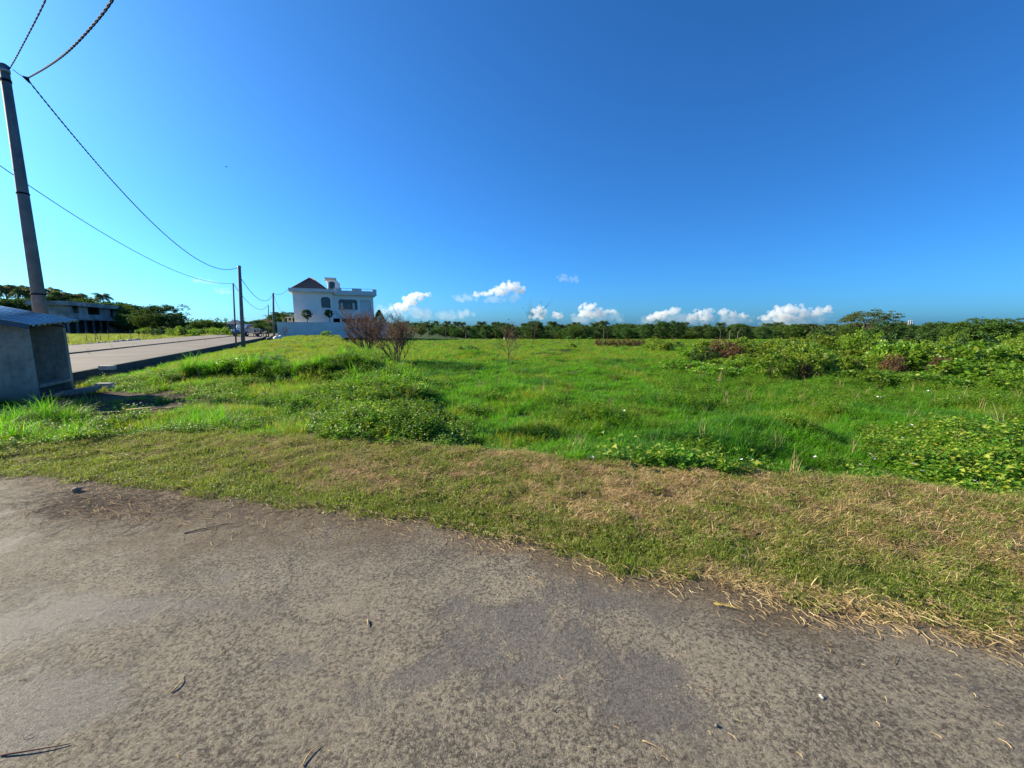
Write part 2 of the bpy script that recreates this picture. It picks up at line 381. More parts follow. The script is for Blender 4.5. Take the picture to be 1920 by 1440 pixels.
BARE = [(*P(260, 738)[:2], 1.5), (*P(190, 735)[:2], 1.6), (*P(330, 750)[:2], .9), (*P(215, 775)[:2], 1.0), (*P(290, 772)[:2], .6), (*P(230, 805)[:2], .35), (*P(120, 760)[:2], .7), (*P(1560, 945)[:2], .12), (*P(1800, 935)[:2], .25), (*P(60, 750)[:2], 1.2), (*P(300, 760)[:2], .8), (*P(230, 755)[:2], 1.1), (*P(640, 800)[:2], .25), (*P(450, 745)[:2], .3), (*P(170, 720)[:2], .8)]
def bare(x, y):
    s = np.zeros(np.shape(x))
    for bx, by, r in BARE: s = np.maximum(s, np.exp(-((x-bx)**2+(y-by)**2)/(r*r)))
    return s
def dryness(x, y):     # clippings on the verge
    ye, yb = y_edge(x), y_back(x); t = (y-ye)/np.maximum(yb-ye, .2)
    n = .5+.25*np.sin(x*1.9+1.3*np.sin(y*2.7))+.25*np.sin(y*3.1+x*.8+2*np.sin(x*1.1))
    lr = sst(-4.5, -1.2, x)
    return np.clip((.42+.62*n)*sst(.12, .4, t)*sst(1.1, .95, t)*(.3+.7*lr)+.75*np.clip(np.sin(x*2.3+2*np.sin(y*3))*np.cos(x*.9-y*2)-.25, 0, 1)*sst(-1, 1, x)+.6*sst(.16, .02, t)*sst(0, 2.5, x), 0, 1)
for nm, val in (('green', 1-sst(.35, .7, bare(xf, yf))), ('dry', np.where(yf < y_back(xf)+.1, np.clip(dryness(xf, yf), 0, 1), 0))):
    a = gm.attributes.new(nm, 'FLOAT', 'POINT'); a.data.foreach_set('value', val.astype(np.float32))
g = link('ground', gm); tag(g, 'earth and turf of the open field running to the horizon', 'ground', kind='structure')

# near road
xr = np.concatenate([np.linspace(-30, -8, 60)[:-1], np.linspace(-8, 8, 260), np.linspace(8, 30, 60)[1:]]); tt = np.concatenate([np.linspace(0, .6, 20)[:-1], np.linspace(.6, 1, 110)])
XR, TR = np.meshgrid(xr, tt); ye = y_edge(XR)+.12; YR = -6+(ye+6)*TR
ZR = .004+.006*np.sin(XR*1.3+np.sin(YR))*np.cos(YR*1.1)+.004
ZR = np.where(TR > .999, -.06, ZR+.0)
idx = np.arange(XR.size).reshape(XR.shape)
Fq = np.stack([idx[:-1, :-1], idx[:-1, 1:], idx[1:, 1:], idx[1:, :-1]], -1).reshape(-1, 4)
rm = np_mesh('near_road', np.stack([XR, YR, ZR], -1).reshape(-1, 3), Fq, M['near_road'], True)
a = rm.attributes.new('dirt', 'FLOAT', 'POINT'); dd = (y_edge(XR)-YR); wid = .22+.85*np.exp(-((XR+2.6)/1.9)**2)+.12*np.sin(XR*1.3)
a.data.foreach_set('value', np.clip(np.exp(-np.maximum(dd, 0)/np.maximum(wid, .1)), 0, 1).ravel().astype(np.float32))
wv_ = np.zeros(XR.shape)
for cx_, cy_, rx_w, ry_w in ((1000, 1215, .42, .22), (860, 1170, .3, .12), (1180, 1290, .35, .14), (780, 1260, .2, .12), (250, 1140, .6, .10), (420, 1085, .4, .08), (560, 1250, .2, .06), (1330, 1330, .22, .08), (120, 1160, .3, .08), (1150, 1130, .45, .12), (70, 1330, .3, .1)):
    c_ = P(cx_, cy_); wv_ = np.maximum(wv_, np.exp(-((XR-c_.x)/rx_w)**2-((YR-c_.y)/(ry_w*1.6))**2))
a = rm.attributes.new('worn', 'FLOAT', 'POINT'); a.data.foreach_set('value', wv_.ravel().astype(np.float32))
tag(link('road', rm), 'worn pitted concrete road surface filling the foreground', 'road', kind='structure')

# far road: two slabs and a kerb
def slab(name, a0, a1, r0, r1, z0, z1, mat, label):
    m = MB(); m.box(r0, r1, a0, a1, z0, z1, lambda v: roadp(v[1], v[0], v[2])); return tag(m.build(name, mat), label, 'road', kind='structure')
slab('road_slab', -4.5, 70, -4.9, -.16, -.3, .20, M['far_road'], 'pale concrete lane beside the dark kerb')
slab('road_slab', -4.5, 85, -9.5, -4.903, -.3, .27, M['far_road'], 'slightly higher concrete lane next to the fenced field')
slab('kerb', -2.2, 62, -.157, 0, -.4, .21, M['kerb'], 'dark mossy kerb edging the far concrete road')

# ------------------------------------------------------------------ plant pieces
def blades(n, rad, h0, h1, w, bend, r, flat=0., seg=3):
    V = []; Fc = []
    for i in range(n):
        a = r.uniform(0, 6.283); d = rad*math.sqrt(r.random()); bx, by = d*math.cos(a), d*math.sin(a)
        h = r.uniform(h0, h1); az = r.uniform(0, 6.283); ln = r.uniform(.15, 1)*bend; dx, dy = math.cos(az), math.sin(az)
        wx, wy = -dy*w*.5, dx*w*.5
        tw = r.uniform(-.5, .5); wx, wy = wx*math.cos(tw)-wy*math.sin(tw), wx*math.sin(tw)+wy*math.cos(tw)
        el = (1-flat)*r.uniform(.9, 1)+flat*r.uniform(.0, .25); n0 = len(V)
        for k in range(seg+1):
            t = k/seg; ang = math.pi/2*el-ln*t*1.2
            x = h*t*math.cos(ang); z = max(h*t*math.sin(ang), .002+.004*r.random()) if flat else h*t*math.sin(ang)
            ww = (1-t**1.6)*(.6+.4*min(1, t*4))
            if k == seg: V.append((bx+dx*x, by+dy*x, z+.0))
            else:
                V.append((bx+dx*x-wx*ww, by+dy*x-wy*ww, z)); V.append((bx+dx*x+wx*ww, by+dy*x+wy*ww, z))
        for k in range(seg-1):
            q = n0+2*k; Fc.append((q, q+1, q+3)); Fc.append((q, q+3, q+2))
        q = n0+2*(seg-1); Fc.append((q, q+1, q+2))
    return V, Fc
def leaf_at(V, Fc, p, d, size, w, r, droop=.3):
    """a pointed leaf folded along its rib, six vertices"""
    d = Vector(d).normalized(); s = d.cross(Vector((r.uniform(-.4, .4), r.uniform(-.4, .4), 1))).normalized(); up = s.cross(d)
    p = Vector(p); n0 = len(V); dn = Vector((0, 0, -droop*size))
    for q in (p, p+d*size*.42+s*w*size*.5+up*.06*size, p+d*size+dn, p+d*size*.42-s*w*size*.5+up*.06*size, p+d*size*.5+dn*.2-up*.05*size):
        V.append(tuple(q))
    Fc += [(n0, n0+4, n0+1), (n0+1, n0+4, n0+2), (n0+2, n0+4, n0+3), (n0+3, n0+4, n0)]
def weed(n, rad, h0, h1, ls, lw, per, r):
    V = []; Fc = []
    for i in range(n):
        a = r.uniform(0, 6.283); d = rad*math.sqrt(r.random()); b = Vector((d*math.cos(a), d*math.sin(a), 0)); h = r.uniform(h0, h1)
        lean = Vector((r.uniform(-.4, .4), r.uniform(-.4, .4), 1)).normalized(); n0 = len(V); t = b+lean*h
        V += [tuple(b-Vector((.002, 0, 0))), tuple(b+Vector((.002, 0, 0))), tuple(t)]; Fc.append((n0, n0+1, n0+2))
        for k in range(per):
            f = (k+.7)/per; az = k*2.4+r.uniform(-.5, .5)
            leaf_at(V, Fc, b+lean*h*f, (math.cos(az), math.sin(az), r.uniform(-.1, .6)), ls*r.uniform(.6, 1.2)*(1.1-.4*f), lw, r)
    return V, Fc
SRC = {}
def src(kind, name, VF, mat, sm=False):
    me = np_mesh(name, VF[0], VF[1], mat, sm); o = bpy.data.objects.new(name, me); SRC.setdefault(kind, []).append(o)
r = random.Random(3)
for i in range(3): src('turf', 'turf_tuft', blades(70, .075, .015, .05, .0035, 1.2, r, 0, 2), M['turf'])
for i in range(3): src('turfweed', 'turf_weed', weed(14, .07, .01, .035, .022, .6, 4, r), M['turf'])
for i in range(3): src('straw', 'clipping_tuft', blades(46, .08, .025, .08, .0036, .9, r, .72, 3), M['straw'])
for i in range(2): src('straw', 'clipping_tuft', blades(50, .075, .015, .055, .0034, 1.6, r, .35, 2), M['straw'])
for i in range(4): src('grass', 'grass_tuft', blades(70, .13, .06, .18, .009, 1.6, r), M['grass'])
for i in range(3): src('grassY', 'yellow_grass_tuft', blades(70, .15, .05, .18, .007, 1.1, r), M['grass_yellow'])
for i in range(3): src('tall', 'tall_grass_tuft', blades(80, .14, .2, .5, .010, 1.2, r, 0, 4), M['grass'])
for i in range(2): src('dark', 'dark_grass_tuft', blades(80, .14, .08, .22, .009, 1.6, r), M['grass_dark'])
for i in range(4): src('weed', 'weed_tuft', weed(16, .15, .06, .2, .055, .62, 7, r), M['weed'])
for i in range(3): src('vine', 'vine_tuft', weed(13, .16, .06, .24, .085, .85, 5, r), M['vine'])
for i in range(2): src('stalk', 'seed_stalks', blades(7, .12, .25, .5, .006, .5, r, 0, 4), M['straw2'])
def scatter(name, kinds, pts, label, cat):
    """pts: list of (x, y, z, scale, kind). One object, geometry nodes place the tufts."""
    col = bpy.data.collections.new(name+'_tufts'); order = []
    for k in kinds:
        for o in SRC[k]: order.append((k, o))
    for i, (k, o) in enumerate(order):
        c = o.copy(); c.name = '%s_piece_%03d' % (name, i); col.objects.link(c)
    sel = {k: [i for i, (kk, o) in enumerate(order) if kk == k] for k in kinds}
    n = len(pts); me = bpy.data.meshes.new(name); me.vertices.add(n)
    me.vertices.foreach_set('co', np.array([p[:3] for p in pts], dtype=np.float32).ravel())
    rr = random.Random(len(pts))
    for nm, ty, vals in (('idx', 'INT', [rr.choice(sel[p[4]]) for p in pts]),):
        a = me.attributes.new(nm, ty, 'POINT'); a.data.foreach_set('value', vals)
    a = me.attributes.new('rot', 'FLOAT_VECTOR', 'POINT')
    a.data.foreach_set('vector', np.array([(rr.uniform(-.15, .15), rr.uniform(-.15, .15), rr.uniform(0, 6.283)) for p in pts], dtype=np.float32).ravel())
    a = me.attributes.new('scl', 'FLOAT_VECTOR', 'POINT')
    a.data.foreach_set('vector', np.array([(p[3], p[3], p[3]*rr.uniform(.6, 1.4)*(p[5] if len(p) > 5 else 1)) for p in pts], dtype=np.float32).ravel())
    o = link(name, me)
    ng = bpy.data.node_groups.new(name+'_nodes', 'GeometryNodeTree')
    ng.interface.new_socket('Geometry', in_out='INPUT', socket_type='NodeSocketGeometry'); ng.interface.new_socket('Geometry', in_out='OUTPUT', socket_type='NodeSocketGeometry')
    gi = ng.nodes.new('NodeGroupInput'); go = ng.nodes.new('NodeGroupOutput'); ip = ng.nodes.new('GeometryNodeInstanceOnPoints')
    ci = ng.nodes.new('GeometryNodeCollectionInfo'); ci.inputs['Collection'].default_value = col
    ci.inputs['Separate Children'].default_value = True; ci.inputs['Reset Children'].default_value = True
    ip.inputs['Pick Instance'].default_value = True
    def na(nm, dt):
        q = ng.nodes.new('GeometryNodeInputNamedAttribute'); q.data_type = dt; q.inputs['Name'].default_value = nm; return q.outputs['Attribute']
    L = ng.links.new
    L(gi.outputs[0], ip.inputs['Points']); L(ci.outputs[0], ip.inputs['Instance']); L(na('idx', 'INT'), ip.inputs['Instance Index'])
    L(na('rot', 'FLOAT_VECTOR'), ip.inputs['Rotation']); L(na('scl', 'FLOAT_VECTOR'), ip.inputs['Scale']); L(ip.outputs[0], go.inputs[0])
    m = o.modifiers.new('tufts', 'NODES'); m.node_group = ng
    return tag(o, label, cat, kind='stuff')

def in_view(x, y, m=1.05):     # generous wedge so a side step still sees grass
    return np.abs(x) < 1.42*m*y+1.5
# verge turf and clippings
pts = []
N = 44000; x = rng.uniform(-9, 13, N); t = rng.random(N); yl, yh = y_edge(x), y_back(x)
y = yl+(yh+.15-yl)*t; ok = in_view(x, y) & (rng.random(N) < (yh-yl)/2.6)
x, y = x[ok], y[ok]; z = H(x, y); dr = dryness(x, y); br = bare(x, y)
u = rng.random(len(x))
for i in range(len(x)):
    if br[i] > .6 and u[i] < .8: continue
    hole = math.sin(x[i]*21+3*math.sin(y[i]*9))*math.sin(y[i]*23+3*math.sin(x[i]*7))
    if hole > .45 and rng.random() < .75: continue
    if u[i] < dr[i]*.8: k = 'straw'
    elif rng.random() < .3: k = 'turfweed'
    else: k = 'turf'
    pts.append((x[i], y[i], z[i]+(.008 if k == 'straw' else 0), rng.uniform(.6, 1.4)*(1.15-.25*hole), k))
scatter('verge_grass', ['turf', 'turfweed', 'straw'], pts, 'short mown verge grass with dry brown clippings along the road', 'grass')

# field
pts = []
def put(n, ylo, yhi, smin, smax, powr=1.0):
    y = ylo+(yhi-ylo)*rng.random(n)**powr; x = (rng.random(n)*2-1)*(1.42*y+2)
    al, ri = rd(x, y); ok = (y > y_back(x)+.05) & ((ri > .42) | (ri < -9.9))
    ok &= ~((x-P(60, 735)[0])**2+(y-P(60, 735)[1])**2 < 1.2)
    x, y, ri = x[ok], y[ok], ri[ok]; z = H(x, y); bd, bs = seg_dist(x, y, bank); br = bare(x, y)
    n1 = np.sin(x*1.1+2*np.sin(y*.7))*np.cos(y*.9+1.5*np.sin(x*.5)); n2 = np.sin(x*2.7+y*1.9)*np.sin(y*2.3-x*.7)
    for i in range(len(x)):
        if br[i] > .45 and rng.random() < br[i]*1.15: continue
        left = (bs[i] < 0); q = rng.random(); X_, Y_ = x[i], y[i]; s = rng.uniform(smin, smax)
        n3 = math.sin(X_*4.3+2.1*math.sin(Y_*2.2))*math.cos(Y_*3.7+1.7*math.sin(X_*2.9)); n4 = math.sin(X_*1.7-Y_*.9+3*math.sin(Y_*.45))
        if n3 < -.55 and Y_ < 20 and rng.random() < .7: continue
        s *= .86+.22*n3+.12*n4
        px = 960+X_/Y_*F
        if ri[i] < -9: k = 'grassY'; s *= 1.6
        elif bd[i] < 1.2 and Y_ < 22:
            if Y_ < 9.5 and (n3 < .05 or q < .25): continue
            k = ('weed' if q < .7 else 'vine') if q < .9 else ('grassY' if Y_ < 10 else 'tall'); s *= .9 if Y_ < 10 else 1
        elif left:
            if Y_ < 12.7 : k = 'weed' if (n1[i] > -.2 and q < .75) else ('grassY' if q < .6 else 'grass')
            elif ri[i] > 1 and q < .75-.3*n1[i]: k = 'grassY'; s *= .75
            else: k = 'grass'; s *= .7
            if 12.2 < Y_ < 13.6 and ri[i] > 3: k = 'weed' if q < .7 else 'tall'
        else:
            k = 'grass'
            if n1[i] > .3 and q < .5: k = 'dark'
            elif n4 > .5 and q < .45: k = 'grassY'
            if n2[i] > .62 and q < .6: k = 'weed'
            if px > 1660+30*n1[i] and Y_ < 6.9 and X_ > 4.6 and q < .7: k = 'vine'; s *= .8
            if Y_ < y_back(X_)+.5 and X_ > 1 and q < .45: k = 'vine'
            if Y_ > 9 and px > 1250 and q < .35: k = 'weed'
            if Y_ > 22 and q < .45+.2*n1[i]: k = 'grassY'
        if px > 1290 and 14.2+1.5*math.sin(px*.02) < Y_ < 27 and q < .8: continue
        pts.append((X_, Y_, z[i]-.01, s, k, 1/max(1, (s/1.3))**.9))
put(15000, 3.8, 9, .8, 1.25)
put(17000, 9, 17, 1.0, 1.5)
put(15000, 17, 32, 1.3, 1.9)
put(14000, 32, 70, 1.8, 2.8)
for _ in range(260):   # tufts on the left edge of the verge
    p = P(rng.uniform(-40, 165), rng.uniform(775, 835)); pts.append((p.x, p.y, Hs(p.x, p.y), rng.uniform(.6, 1.0), 'tall' if rng.random() < .25 else ('weed' if rng.random() < .5 else 'grassY')))
for _ in range(70):
    p = P(rng.normal(385, 30), rng.normal(800, 8)); pts.append((p.x, p.y, Hs(p.x, p.y), rng.uniform(.5, .85), 'tall'))
for cx, cy, n, sx, sy, k in ((700, 815, 60, 40, 8, 'weed'), (790, 828, 30, 22, 7, 'weed'), (650, 790, 40, 40, 8, 'weed'), (690, 720, 90, 50, 18, 'weed'), (1110, 775, 60, 40, 10, 'weed')):
    for _ in range(n):
        p = P(rng.normal(cx, sx), rng.normal(cy, sy), -.1)
        if p.y > y_back(p.x)+.05: pts.append((p.x, p.y, Hs(p.x, p.y), rng.uniform(.9, 1.5), k))
for _ in range(420):
    y_ = 4+22*rng.random()**1.3; x_s = (rng.random()*2.4-1.1)*y_
    if y_ > float(y_back(x_s))+.1 and rd(x_s, y_)[1] > .6: pts.append((x_s, y_, Hs(x_s, y_), rng.uniform(.5, 1.1), 'stalk'))
scatter('field_grass', ['stalk', 'grass', 'grassY', 'tall', 'dark', 'weed', 'vine'], pts, 'lush green grass and weeds covering the open field', 'grass')

# thin straw litter where the verge meets the road
def litter(name, n, gen, mat, label):
    V = []; Fc = []; rr = random.Random(n)
    for i in range(n):
        x, y, sc = gen(rr); az = rr.gauss(-.5, .8); L_ = sc*rr.uniform(.5, 1.3); cur = rr.uniform(-1.5, 1.5); w = rr.uniform(.0007, .0014); z0 = .009+.006*math.sin(x*1.3+math.sin(y))*math.cos(y*1.1)+rr.random()*.006+(.02 if y > float(y_edge(x))-.03 else 0)
        n0 = len(V); px_, py_ = x, y
        for k in range(5):
            t = k/4; a = az+cur*t; dx, dy = math.cos(a), math.sin(a)
            zz = z0+.004*math.sin(t*3.14)*rr.random()
            V += [(px_-dy*w, py_+dx*w, zz), (px_+dy*w, py_-dx*w, zz), (px_, py_, zz+w*1.5)]
            px_ += dx*L_/4; py_ += dy*L_/4
        for k in range(4):
            q = n0+3*k
            for a_, b_ in ((0, 1), (1, 2), (2, 0)): Fc.append((q+a_, q+b_, q+b_+3)); Fc.append((q+a_, q+b_+3, q+a_+3))
    o = link(name, np_mesh(name, V, Fc, mat)); return tag(o, label, 'debris', kind='stuff')
def g1(rr):
    x = rr.uniform(-7, 7); return x, float(y_edge(x))-abs(rr.gauss(0, .14))+.05, .06
def g2(rr):
    p = P(rr.gauss(190, 90), rr.gauss(945, 18)); return p.x, p.y, .17
def g3(rr):
    p = P(rr.gauss(1650, 130), 0+1120+(rr.gauss(0, 22))+(rr.random())*40); return p.x, p.y, .075
def g4(rr):
    p = P(rr.uniform(0, 1900), rr.uniform(980, 1430)); return p.x, p.y, .032
def g5(rr):
    p = P(rr.gauss(450, 170), rr.gauss(965, 28)); return p.x, p.y, .10
def g6(rr):
    p = P(rr.gauss(960, 70), rr.gauss(1012, 14)); return p.x, p.y, .09
for nm, n, g_, mt, lb in (('straw_litter', 3200, g1, 'straw', 'fine brown straw scattered along the verge edge'), ('straw_heap', 900, g2, 'straw2', 'loose heap of pale dead stalks on the left of the road'),
                      ('straw_litter', 260, g3, 'straw2', 'long pale grass stalks by the right verge'), ('straw_litter', 90, g4, 'straw2', 'tiny straw bits sprinkled over the concrete road'),
                      ('straw_litter', 420, g5, 'straw', 'brown twigs and stalks on the dirty left road edge'), ('straw_litter', 130, g6, 'straw2', 'pale stalks where the verge bulges into the road')):
    litter(nm, n, g_, M[mt], lb)
# single stalks and leaves one can point at
def stalk(px, py, L_, az, cur, w, mat, label, name='straw_stalk'):
    p = P(px, py, .02); pts_ = []; x, y = 0, 0
    for k in range(9):
        t = k/8; pts_.append((x, y, w+.004*math.sin(t*3.1))); a = az+cur*t; x += math.cos(a)*L_/8; y += math.sin(a)*L_/8
    m = MB(); m.tube(pts_, [w*(1-.6*k/8) for k in range(9)], 5); o = m.build(name, mat, None, True); o.location = (p.x, p.y, .0085+.006*math.sin(p.x*1.3+math.sin(p.y))*math.cos(p.y*1.1))
    return tag(o, label, 'stalk')
def zroad(x, y): return .008+.006*math.sin(x*1.3+math.sin(y))*math.cos(y*1.1)
stalk(320, 1295, .09, 1.2, 1.2, .0035, M['straw2'], 'short curled pale stalk lying on the lower left of the road')
stalk(568, 1432, .09, 1.7, -1.3, .003, M['straw2'], 'thin curved stalk at the bottom edge of the road')
stalk(990, 1078, .16, -.6, -.5, .0025, M['straw2'], 'pair-like long straw in front of the verge bulge')
stalk(1205, 1385, .09, -.5, -.2, .003, M['straw2'], 'straight pale stalk near the bottom right of centre')
stalk(1340, 1032, .12, -.8, .4, .002, M['straw'], 'dry brown twig on the verge edge')
stalk(690, 1160, .05, -1.3, .2, .005, M['straw2'], 'short thick pale chip beside the long crack', 'wood_chip')
stalk(0, 1412, .22, .1, .2, .004, M['twig'], 'dark twig in the lower left corner of the road', 'twig')
stalk(345, 998, .28, .5, .2, .005, M['twig'], 'dark twig on the dirty left side of the road', 'twig')
m = MB(); LV = []; LF = []
for k in range(11):
    for s_ in (-1, 1): leaf_at(LV, LF, (.012*k, 0, .003+.004*math.sin(k*.3)), (math.cos(.9), s_*math.sin(.9), .12), .026*(1-.06*k), .35, r, .1)
m.add(LV, LF); m.tube([(0, 0, .003), (.07, 0, .008), (.15, -.01, .003)], [.0012, .001, .0008], 4)
lm = simple('yellow_leaf', (.62, .48, .12), (.5, .36, .08), 40, .6)
o = m.build('fallen_leaf', lm); o.location = (*P(1337, 1136)[:2], .016); o.rotation_euler = (0, 0, -.35); tag(o, 'small yellow feather shaped leaf lying on the concrete', 'leaf')

def rock(name, p, s, mat, seed, label, cat='stone', group=None):
    rr = random.Random(seed); bm_v = []; n, k = 8, 6
    for i in range(k+1):
        th = math.pi*i/k
        for j in range(n):
            ph = 6.283*j/n; q = 1+rr.uniform(-.2, .2)
            bm_v.append((s[0]*math.sin(th)*math.cos(ph)*q, s[1]*math.sin(th)*math.sin(ph)*q, s[2]*(math.cos(th)*q*.9+.75)))
    fs = [(i*n+j, (i+1)*n+j, (i+1)*n+(j+1) % n, i*n+(j+1) % n) for i in range(k) for j in range(n)]
    m = MB(); m.add(bm_v, fs); o = m.build(name, mat, None, True); o.location = p; return tag(o, label, cat, group)
rock('stone', (*P(145, 923)[:2], .01), (.045, .035, .025), M['rubble'], 1, 'dark fist sized stone among the straw on the road')
rock('stone', (*P(1343, 1365)[:2], .006), (.009, .008, .007), M['rubble'], 2, 'small dark pebble on the lower right of the road')
rock('stone', (*P(1540, 1310)[:2], .006), (.009, .011, .006), M['stone'], 5, 'pale pebble at the lower right of the road')
# white flowers in the grass
fl = [(1633, 852), (1637, 860), (1614, 872), (1528, 857), (1714, 870), (1731, 884), (1828, 902), (1409, 861), (1410, 866), (1679, 792), (1709, 797), (1694, 822), (1235, 738), (1275, 739), (1370, 753), (1384, 757),
      (1645, 744), (1653, 745), (1610, 744), (1733, 736), (1787, 745), (1800, 747), (1740, 733), (1535, 732), (1143, 722), (1345, 713), (1692, 727), (1815, 742), (1390, 862), (1110, 857), (900, 743), (985, 755), (1000, 700), (905, 690), (850, 700), (1170, 770)]
V = []; Fc = []
for k in range(5): a_ = k*1.2566; leaf_at(V, Fc, (0, 0, 0), (math.cos(a_), math.sin(a_), .35), .030, .95, r, .0)
fm = np_mesh('white_flower', V, Fc, M['flower'])
for i, (px, py) in enumerate(fl):
    p = P(px, py, 0); o = link('white_flower', fm); zz = Hs(p.x, p.y)+.2+.02*(i % 3)
    p = P(px, py, zz); o.location = (p.x, p.y, zz); o.rotation_euler = (.5*math.sin(i), .5*math.cos(i*2), i); sc = .8+.02*p.y; o.scale = (sc, sc, sc)
    tag(o, 'small white flower standing in the green field grass', 'flower', 'white flowers dotted over the field')

# ------------------------------------------------------------------ crowns, palms, bushes
def cards(C, D, size, r_, w=.5):
    """pointed leaf cards: centres C, directions D"""
    n = len(C); D = D/np.linalg.norm(D, axis=1, keepdims=True); A = r_.normal(size=(n, 3)); Sx = np.cross(D, A); Sx /= np.linalg.norm(Sx, axis=1, keepdims=True)
    sz = size*r_.uniform(.6, 1.3, (n, 1)); V = np.stack([C-D*sz*.5, C+Sx*sz*w*.5, C+D*sz*.5, C-Sx*sz*w*.5], 1).reshape(-1, 3)
    return V, np.arange(4*n).reshape(n, 4)
def crown_mesh(name, mat, seed, rx, ry, rz, zc, ncl, per, cr, leaf, flat=.6, w=.5, hollow=.55, umbrella=False):
    q = np.random.default_rng(seed); C = []
    lob = [(q.normal(size=3), q.uniform(.75, 1.25)) for _ in range(7)]
    for i in range(ncl):
        d = q.normal(size=3); d /= np.linalg.norm(d)
        if umbrella: d[2] = abs(d[2])
        k = 1.0
        for l, s_ in lob: k += .13*(s_-1)*8*max(0, d.dot(l/np.linalg.norm(l)))**4
        rr = (hollow+(1-hollow)*q.random()**.6)*k
        c = d*rr*np.array([rx, ry, rz])+[0, 0, zc]
        m = max(4, int(per*q.uniform(.5, 1.4))); s3 = q.normal(size=(m, 3)); s3 *= (q.random((m, 1))**.5)/np.linalg.norm(s3, axis=1, keepdims=True)*cr*q.uniform(.6, 1.3); s3[:, 2] *= flat
        C.append(c+s3)
    C = np.concatenate(C); D = q.normal(size=C.shape); D[:, 2] = D[:, 2]*.6-.15
    V, Fc = cards(C, D, leaf, q, w); return np_mesh(name, V, Fc, mat)
def trunk_mb(h, r0, seed, branches=6, spread=1.5, top=None):
    rr = random.Random(seed); m = MB(); pts_ = [Vector((0, 0, -.3))]; x = y = 0
    for k in range(1, 6): x += rr.uniform(-.06, .06)*h; y += rr.uniform(-.06, .06)*h; pts_.append(Vector((x, y, h*k/5)))
    m.tube(pts_, [r0*(1-.12*k) for k in range(6)], 7)
    for b in range(branches):
        s0 = pts_[3].lerp(pts_[5], rr.random()); a = 6.283*b/branches+rr.uniform(-.4, .4); e = Vector((math.cos(a)*spread, math.sin(a)*spread, (top or h)*rr.uniform(.35, .7)))
        mid = s0+e*.5+Vector((rr.uniform(-.1, .1)*h, rr.uniform(-.1, .1)*h, 0)); m.tube([s0, mid, s0+e], [r0*.5, r0*.3, r0*.12], 5)
    return m
TREES = {}
def make_tree(key, crown, trunk, bark):
    root = empty(key); c = link('crown', crown, root); t = trunk.build('trunk', M[bark], root, True); kids(root, c, t); root['_used'] = 0; TREES[key] = root; return root
def place(root, loc, sc, rz, label, cat, group=None, name=None, sxy=None):
    if root['_used']: o = copy_tree(root)
    else: o = root; root['_used'] = 1
    if '_used' in o and o is not root: del o['_used']
    o.location = loc; s_ = sc*(sxy or 1); o.scale = (s_, s_, sc); o.rotation_euler = (0, 0, rz); tag(o, label, cat, group); return o
for i in range(4):
    make_tree(('bushy_tree', 'round_tree', 'leafy_tree', 'dense_tree')[i], crown_mesh('crown', M[('tree', 'tree_light', 'tree', 'tree')[i]], 20+i, 3.2, 3.2, 3.1, 3.9, 150, 46, .75, .36), trunk_mb(3.2, .22, i), 'bark')
make_tree('spreading_tree', crown_mesh('crown', M['tree_olive'], 31, 5.6, 5.6, 2.7, 4.2, 150, 30, .8, .34, .4, .5, .6, True), trunk_mb(3.8, .25, 9, 10, 3.6, 3.4), 'bark')
make_tree('airy_tree', crown_mesh('crown', M['tree'], 33, 2.6, 2.0, 2.6, 5.6, 34, 24, .6, .32, .5, .5, .5), trunk_mb(4.6, .13, 12, 9, 1.7, 3.8), 'bark')
def palm_mesh(seed, nf, L_, nl, ll, droop, mat):
    rr = random.Random(seed); V = []; Fc = []
    def quad(a, b, c, d): n0 = len(V); V.extend([tuple(a), tuple(b), tuple(c), tuple(d)]); Fc.append((n0, n0+1, n0+2, n0+3))
    for f in range(nf):
        az = 2.4*f+rr.uniform(-.2, .2); el = math.radians(rr.uniform(-25, 75)); L1 = L_*rr.uniform(.8, 1.1); p = Vector((0, 0, 0)); pts_ = [p.copy()]; e = el
        for k in range(9):
            p = p+Vector((math.cos(az)*math.cos(e), math.sin(az)*math.cos(e), math.sin(e)))*L1/9; e -= droop/9*(1.3 if e > 0 else .8); pts_.append(p.copy())
        s = Vector((-math.sin(az), math.cos(az), 0))
        for k in range(9): quad(pts_[k]-s*.03, pts_[k]+s*.03, pts_[k+1]+s*.02, pts_[k+1]-s*.02)
        for j in range(nl):
            t = (j+1.5)/(nl+1.5)*9; k = min(8, int(t)); b = pts_[k].lerp(pts_[k+1], t-k); fw = (pts_[k+1]-pts_[k]).normalized()
            l2 = ll*math.sin(min(1, .25+t/9*.95)*math.pi)**.6*rr.uniform(.85, 1.1)
            for sg in (-1, 1):
                d = (s*sg*.8+fw*.55+Vector((0, 0, -.35-.3*rr.random()))).normalized(); tp = b+d*l2+Vector((0, 0, -.15*l2)); wv = fw*.09
                quad(b-wv, b+wv, tp+wv*.3, tp-wv*.3)
    return np_mesh('crown', V, Fc, mat)
def make_palm(key, seed, h, nf=24, L_=3.6, nl=14, ll=1.15, droop=1.9):
    root = empty(key); rr = random.Random(seed); m = MB(); x = 0; pts_ = []
    for k in range(9): x = .06*h*(k/8)**2*rr.choice((-1, 1, 1)) if k == 0 else x+.006*h*rr.uniform(-.5, 1.2); pts_.append((x, 0, -.5+(h+.5)*k/8))
    m.tube(pts_, [.2-.09*k/8 for k in range(9)], 7); t = m.build('trunk', M['palm_bark'], root, True)
    c = link('crown', palm_mesh(seed, nf, L_, nl, ll, droop, M['palm']), root); c.location = pts_[-1]; kids(root, c, t); root['_used'] = 0; TREES[key] = root
